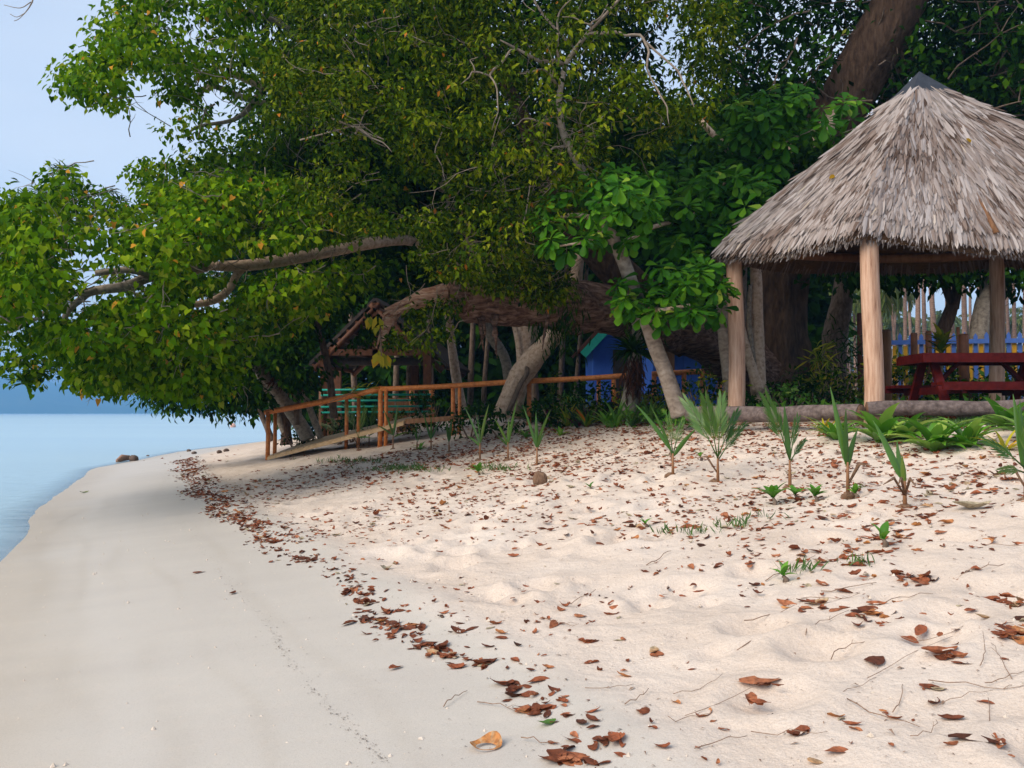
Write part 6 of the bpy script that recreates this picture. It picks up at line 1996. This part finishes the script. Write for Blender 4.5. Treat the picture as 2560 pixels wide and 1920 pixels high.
# coral bits and specks
n = 1500
yy = 2.8 + 11 * rng.uniform(0, 1, n) ** 1.2
x0 = wrack_x(yy) + rng.uniform(-3.2, 7, n)
r_ = rng.gamma(2.2, .0022, n) + .002
r_[S(x0, yy) > .3] *= 1.25
p3 = np.stack([x0, yy, T(x0, yy)], 1)
ico = LT([(0, 0, .7), (1, 0, 0), (.2, .9, 0), (-.9, .5, .1), (-.7, -.6, 0), (.4, -.9, .1)], np.array([(0, 1, 2), (0, 2, 3), (0, 3, 4), (0, 4, 5), (0, 5, 1)]))
a = rng.uniform(0, 6.28, n)
v, f, _ = scatter(ico, p3, np.stack([np.cos(a), np.sin(a), 0 * a], 1), np.tile([0, 0, 1.], (n, 1)), r_, np.zeros(n))
tag(obj('coral_rubble', v, f, M_coral, smooth=False), 'small pale coral bits strewn on the sand', 'coral rubble', kind='stuff')
# dark debris line and specks
lx = np.array([(177, 520), (187, 530), (199, 543), (206, 553), (219, 567), (228, 580), (239, 595), (255, 612), (273, 629), (279, 644), (286, 655), (303, 676), (318, 695), (336, 714), (352, 730), (372, 748), (388, 766)], float)
t = rng.uniform(0, len(lx) - 1.001, 1100)
i = t.astype(int)
q = lx[i] + (lx[i + 1] - lx[i]) * (t - i)[:, None] + rng.normal(0, 1, (1100, 2)) * np.array([3.0, 1.6]) + np.stack([1.5 * np.sin(t * 5.3) + 1.2 * np.sin(t * 13.7), 0 * t], 1)
stray = rng.uniform(0, 1, 1100) < .16
q[stray] += rng.normal(0, 1, (stray.sum(), 2)) * np.array([22, 8])
q[:, 1] = np.minimum(q[:, 1], 767)
d3 = gpts(q[:, 0], q[:, 1])
wq = np.stack([wrack_x(d3[:, 1]) + rng.normal(.1, .35, len(d3)), 3 + 9 * rng.uniform(0, 1, len(d3)) ** 1.3], 1)
wq[:, 0] = wrack_x(wq[:, 1]) + rng.normal(.05, .22, len(wq))
d3 = np.concatenate([d3, np.stack([wq[:, 0], wq[:, 1], T(wq[:, 0], wq[:, 1])], 1)])
n = len(d3)
a = rng.normal(.9, .9, n)
v, f, _ = scatter(LT([(0, -.5, 0), (.22, 0, .1), (-.22, 0, .1), (0, .5, 0)], np.array([(0, 1, 2), (1, 3, 2)])), d3 + (0, 0, .003), np.stack([np.cos(a), np.sin(a), 0 * a], 1), np.tile([0, 0, 1.], (n, 1)), rng.gamma(1.6, .0034, n) + .0015, np.zeros(n))
tag(obj('tide_debris', v, f, M_debris, smooth=False), 'thin line of dark debris left by the tide on the wet sand', 'debris', kind='stuff')

# crumbs and bits of stalk in the dry sand
n = 5200
yy = 2.6 + 10 * rng.uniform(0, 1, n) ** 1.3
x0 = wrack_x(yy) + rng.uniform(.1, 7, n)
a = rng.uniform(0, 6.28, n)
v, f, _ = scatter(LT([(0, -.5, 0), (.16, 0, .12), (-.16, 0, .12), (0, .5, 0)], np.array([(0, 1, 2), (1, 3, 2)])), np.stack([x0, yy, T(x0, yy) + .003], 1), np.stack([np.cos(a), np.sin(a), rng.normal(0, .15, n)], 1), np.tile([0, 0, 1.], (n, 1)), rng.gamma(1.8, .006, n) + .003, np.zeros(n))
tag(obj('litter_crumbs', v, f, M_drytwig, smooth=False), 'fine brown crumbs and stalk bits sprinkled over the dry sand', 'litter', kind='stuff')

# driftwood, stones, husk, buoy


def lump(name, bp, size, m, label, cat, seed=0, squash=(1, 1, .7)):
    b = G(*bp)
    r = np.random.default_rng(seed)
    vs, fs = [], []
    nu, nv = 10, 6
    for i in range(nv + 1):
        th = math.pi * i / nv
        for j in range(nu):
            ph = 2 * math.pi * j / nu
            q = 1 + .22 * math.sin(3 * ph + seed) * math.sin(th) + r.uniform(-.09, .09)
            vs.append((b[0] + size * squash[0] * q * math.sin(th) * math.cos(ph), b[1] + size * squash[1] * q * math.sin(th) * math.sin(ph), b[2] + size * squash[2] * (q * math.cos(th) + .55)))
    for i in range(nv):
        for j in range(nu):
            a, c = i * nu + j, i * nu + (j + 1) % nu
            fs.append((a, a + nu, c + nu, c))
    return tag(obj(name, vs, fs, m), label, cat)


lump('coconut_husk', (540, 484), .085, M_husk, 'brown coconut husk standing in the sand left of centre', 'coconut husk', 3, (1, .9, 1.1))
lump('stone', (134, 461), .15, M_stone, 'dark rounded stone beside the driftwood at the water edge', 'stone', 5, (.9, .8, .8))
dw = MB().tube([G(117, 462) + (0, 0, .06), G(122, 461) + (0, 0, .12), G(129, 460.5) + (0, 0, .12)], [.05, .09, .07], 9, .3, 3).build('driftwood', M_split)
tag(dw, 'short pale brown piece of driftwood at the water edge', 'driftwood')
for k, (px, py, s, lab) in enumerate(((148, 456, .06, 'small dark stone right of the driftwood'), (189, 451.5, .08, 'dark coconut lying at the head of the tide line'), (194, 454, .075, 'dark round nut below the head of the tide line'), (219, 453, .075, 'small dark nut left of the handrail'), (226, 451.5, .08, 'dark nut nearest the handrail foot'), (128, 448, .07, 'little dark stone in the shallow edge behind the driftwood'))):
    lump('stone' if k in (0, 5) else 'fallen_nut', (px, py), s, M_stone, lab, 'stone' if k in (0, 5) else 'nut', 10 + k)
p = P(233, 426, 95)
p[2] = .12
bu = MB()
th = np.linspace(0, math.pi, 8)
bu.tube([(p[0], p[1], .12 - .3 * math.cos(q)) for q in th], np.maximum(.3 * np.sin(th), .01), 12)
tag(bu.build('buoy', M_buoy), 'small pale pink buoy floating off the end of the beach', 'buoy')
# dead twig at the top left corner
tg = thing('overhanging_twig', 'bare grey twig reaching into the sky at the top left corner', 'twig', P(20, -40, 8))
sub(tg, 'stem', [(20, -40, 8, .01), (32, -6, 8, .008), (30, 6, 8, .006), (20, 18, 8, .003), (14, 21, 8, .002)], M_twig, 5, .03)
sub(tg, 'twig', [(31, 2, 8, .005), (20, 8, 8, .004), (4, 5, 8, .002)], M_twig, 5, .03)
sub(tg, 'twig', [(25, 13, 8, .004), (17, 17, 8, .003), (10, 14, 8, .002)], M_twig, 5, .03)
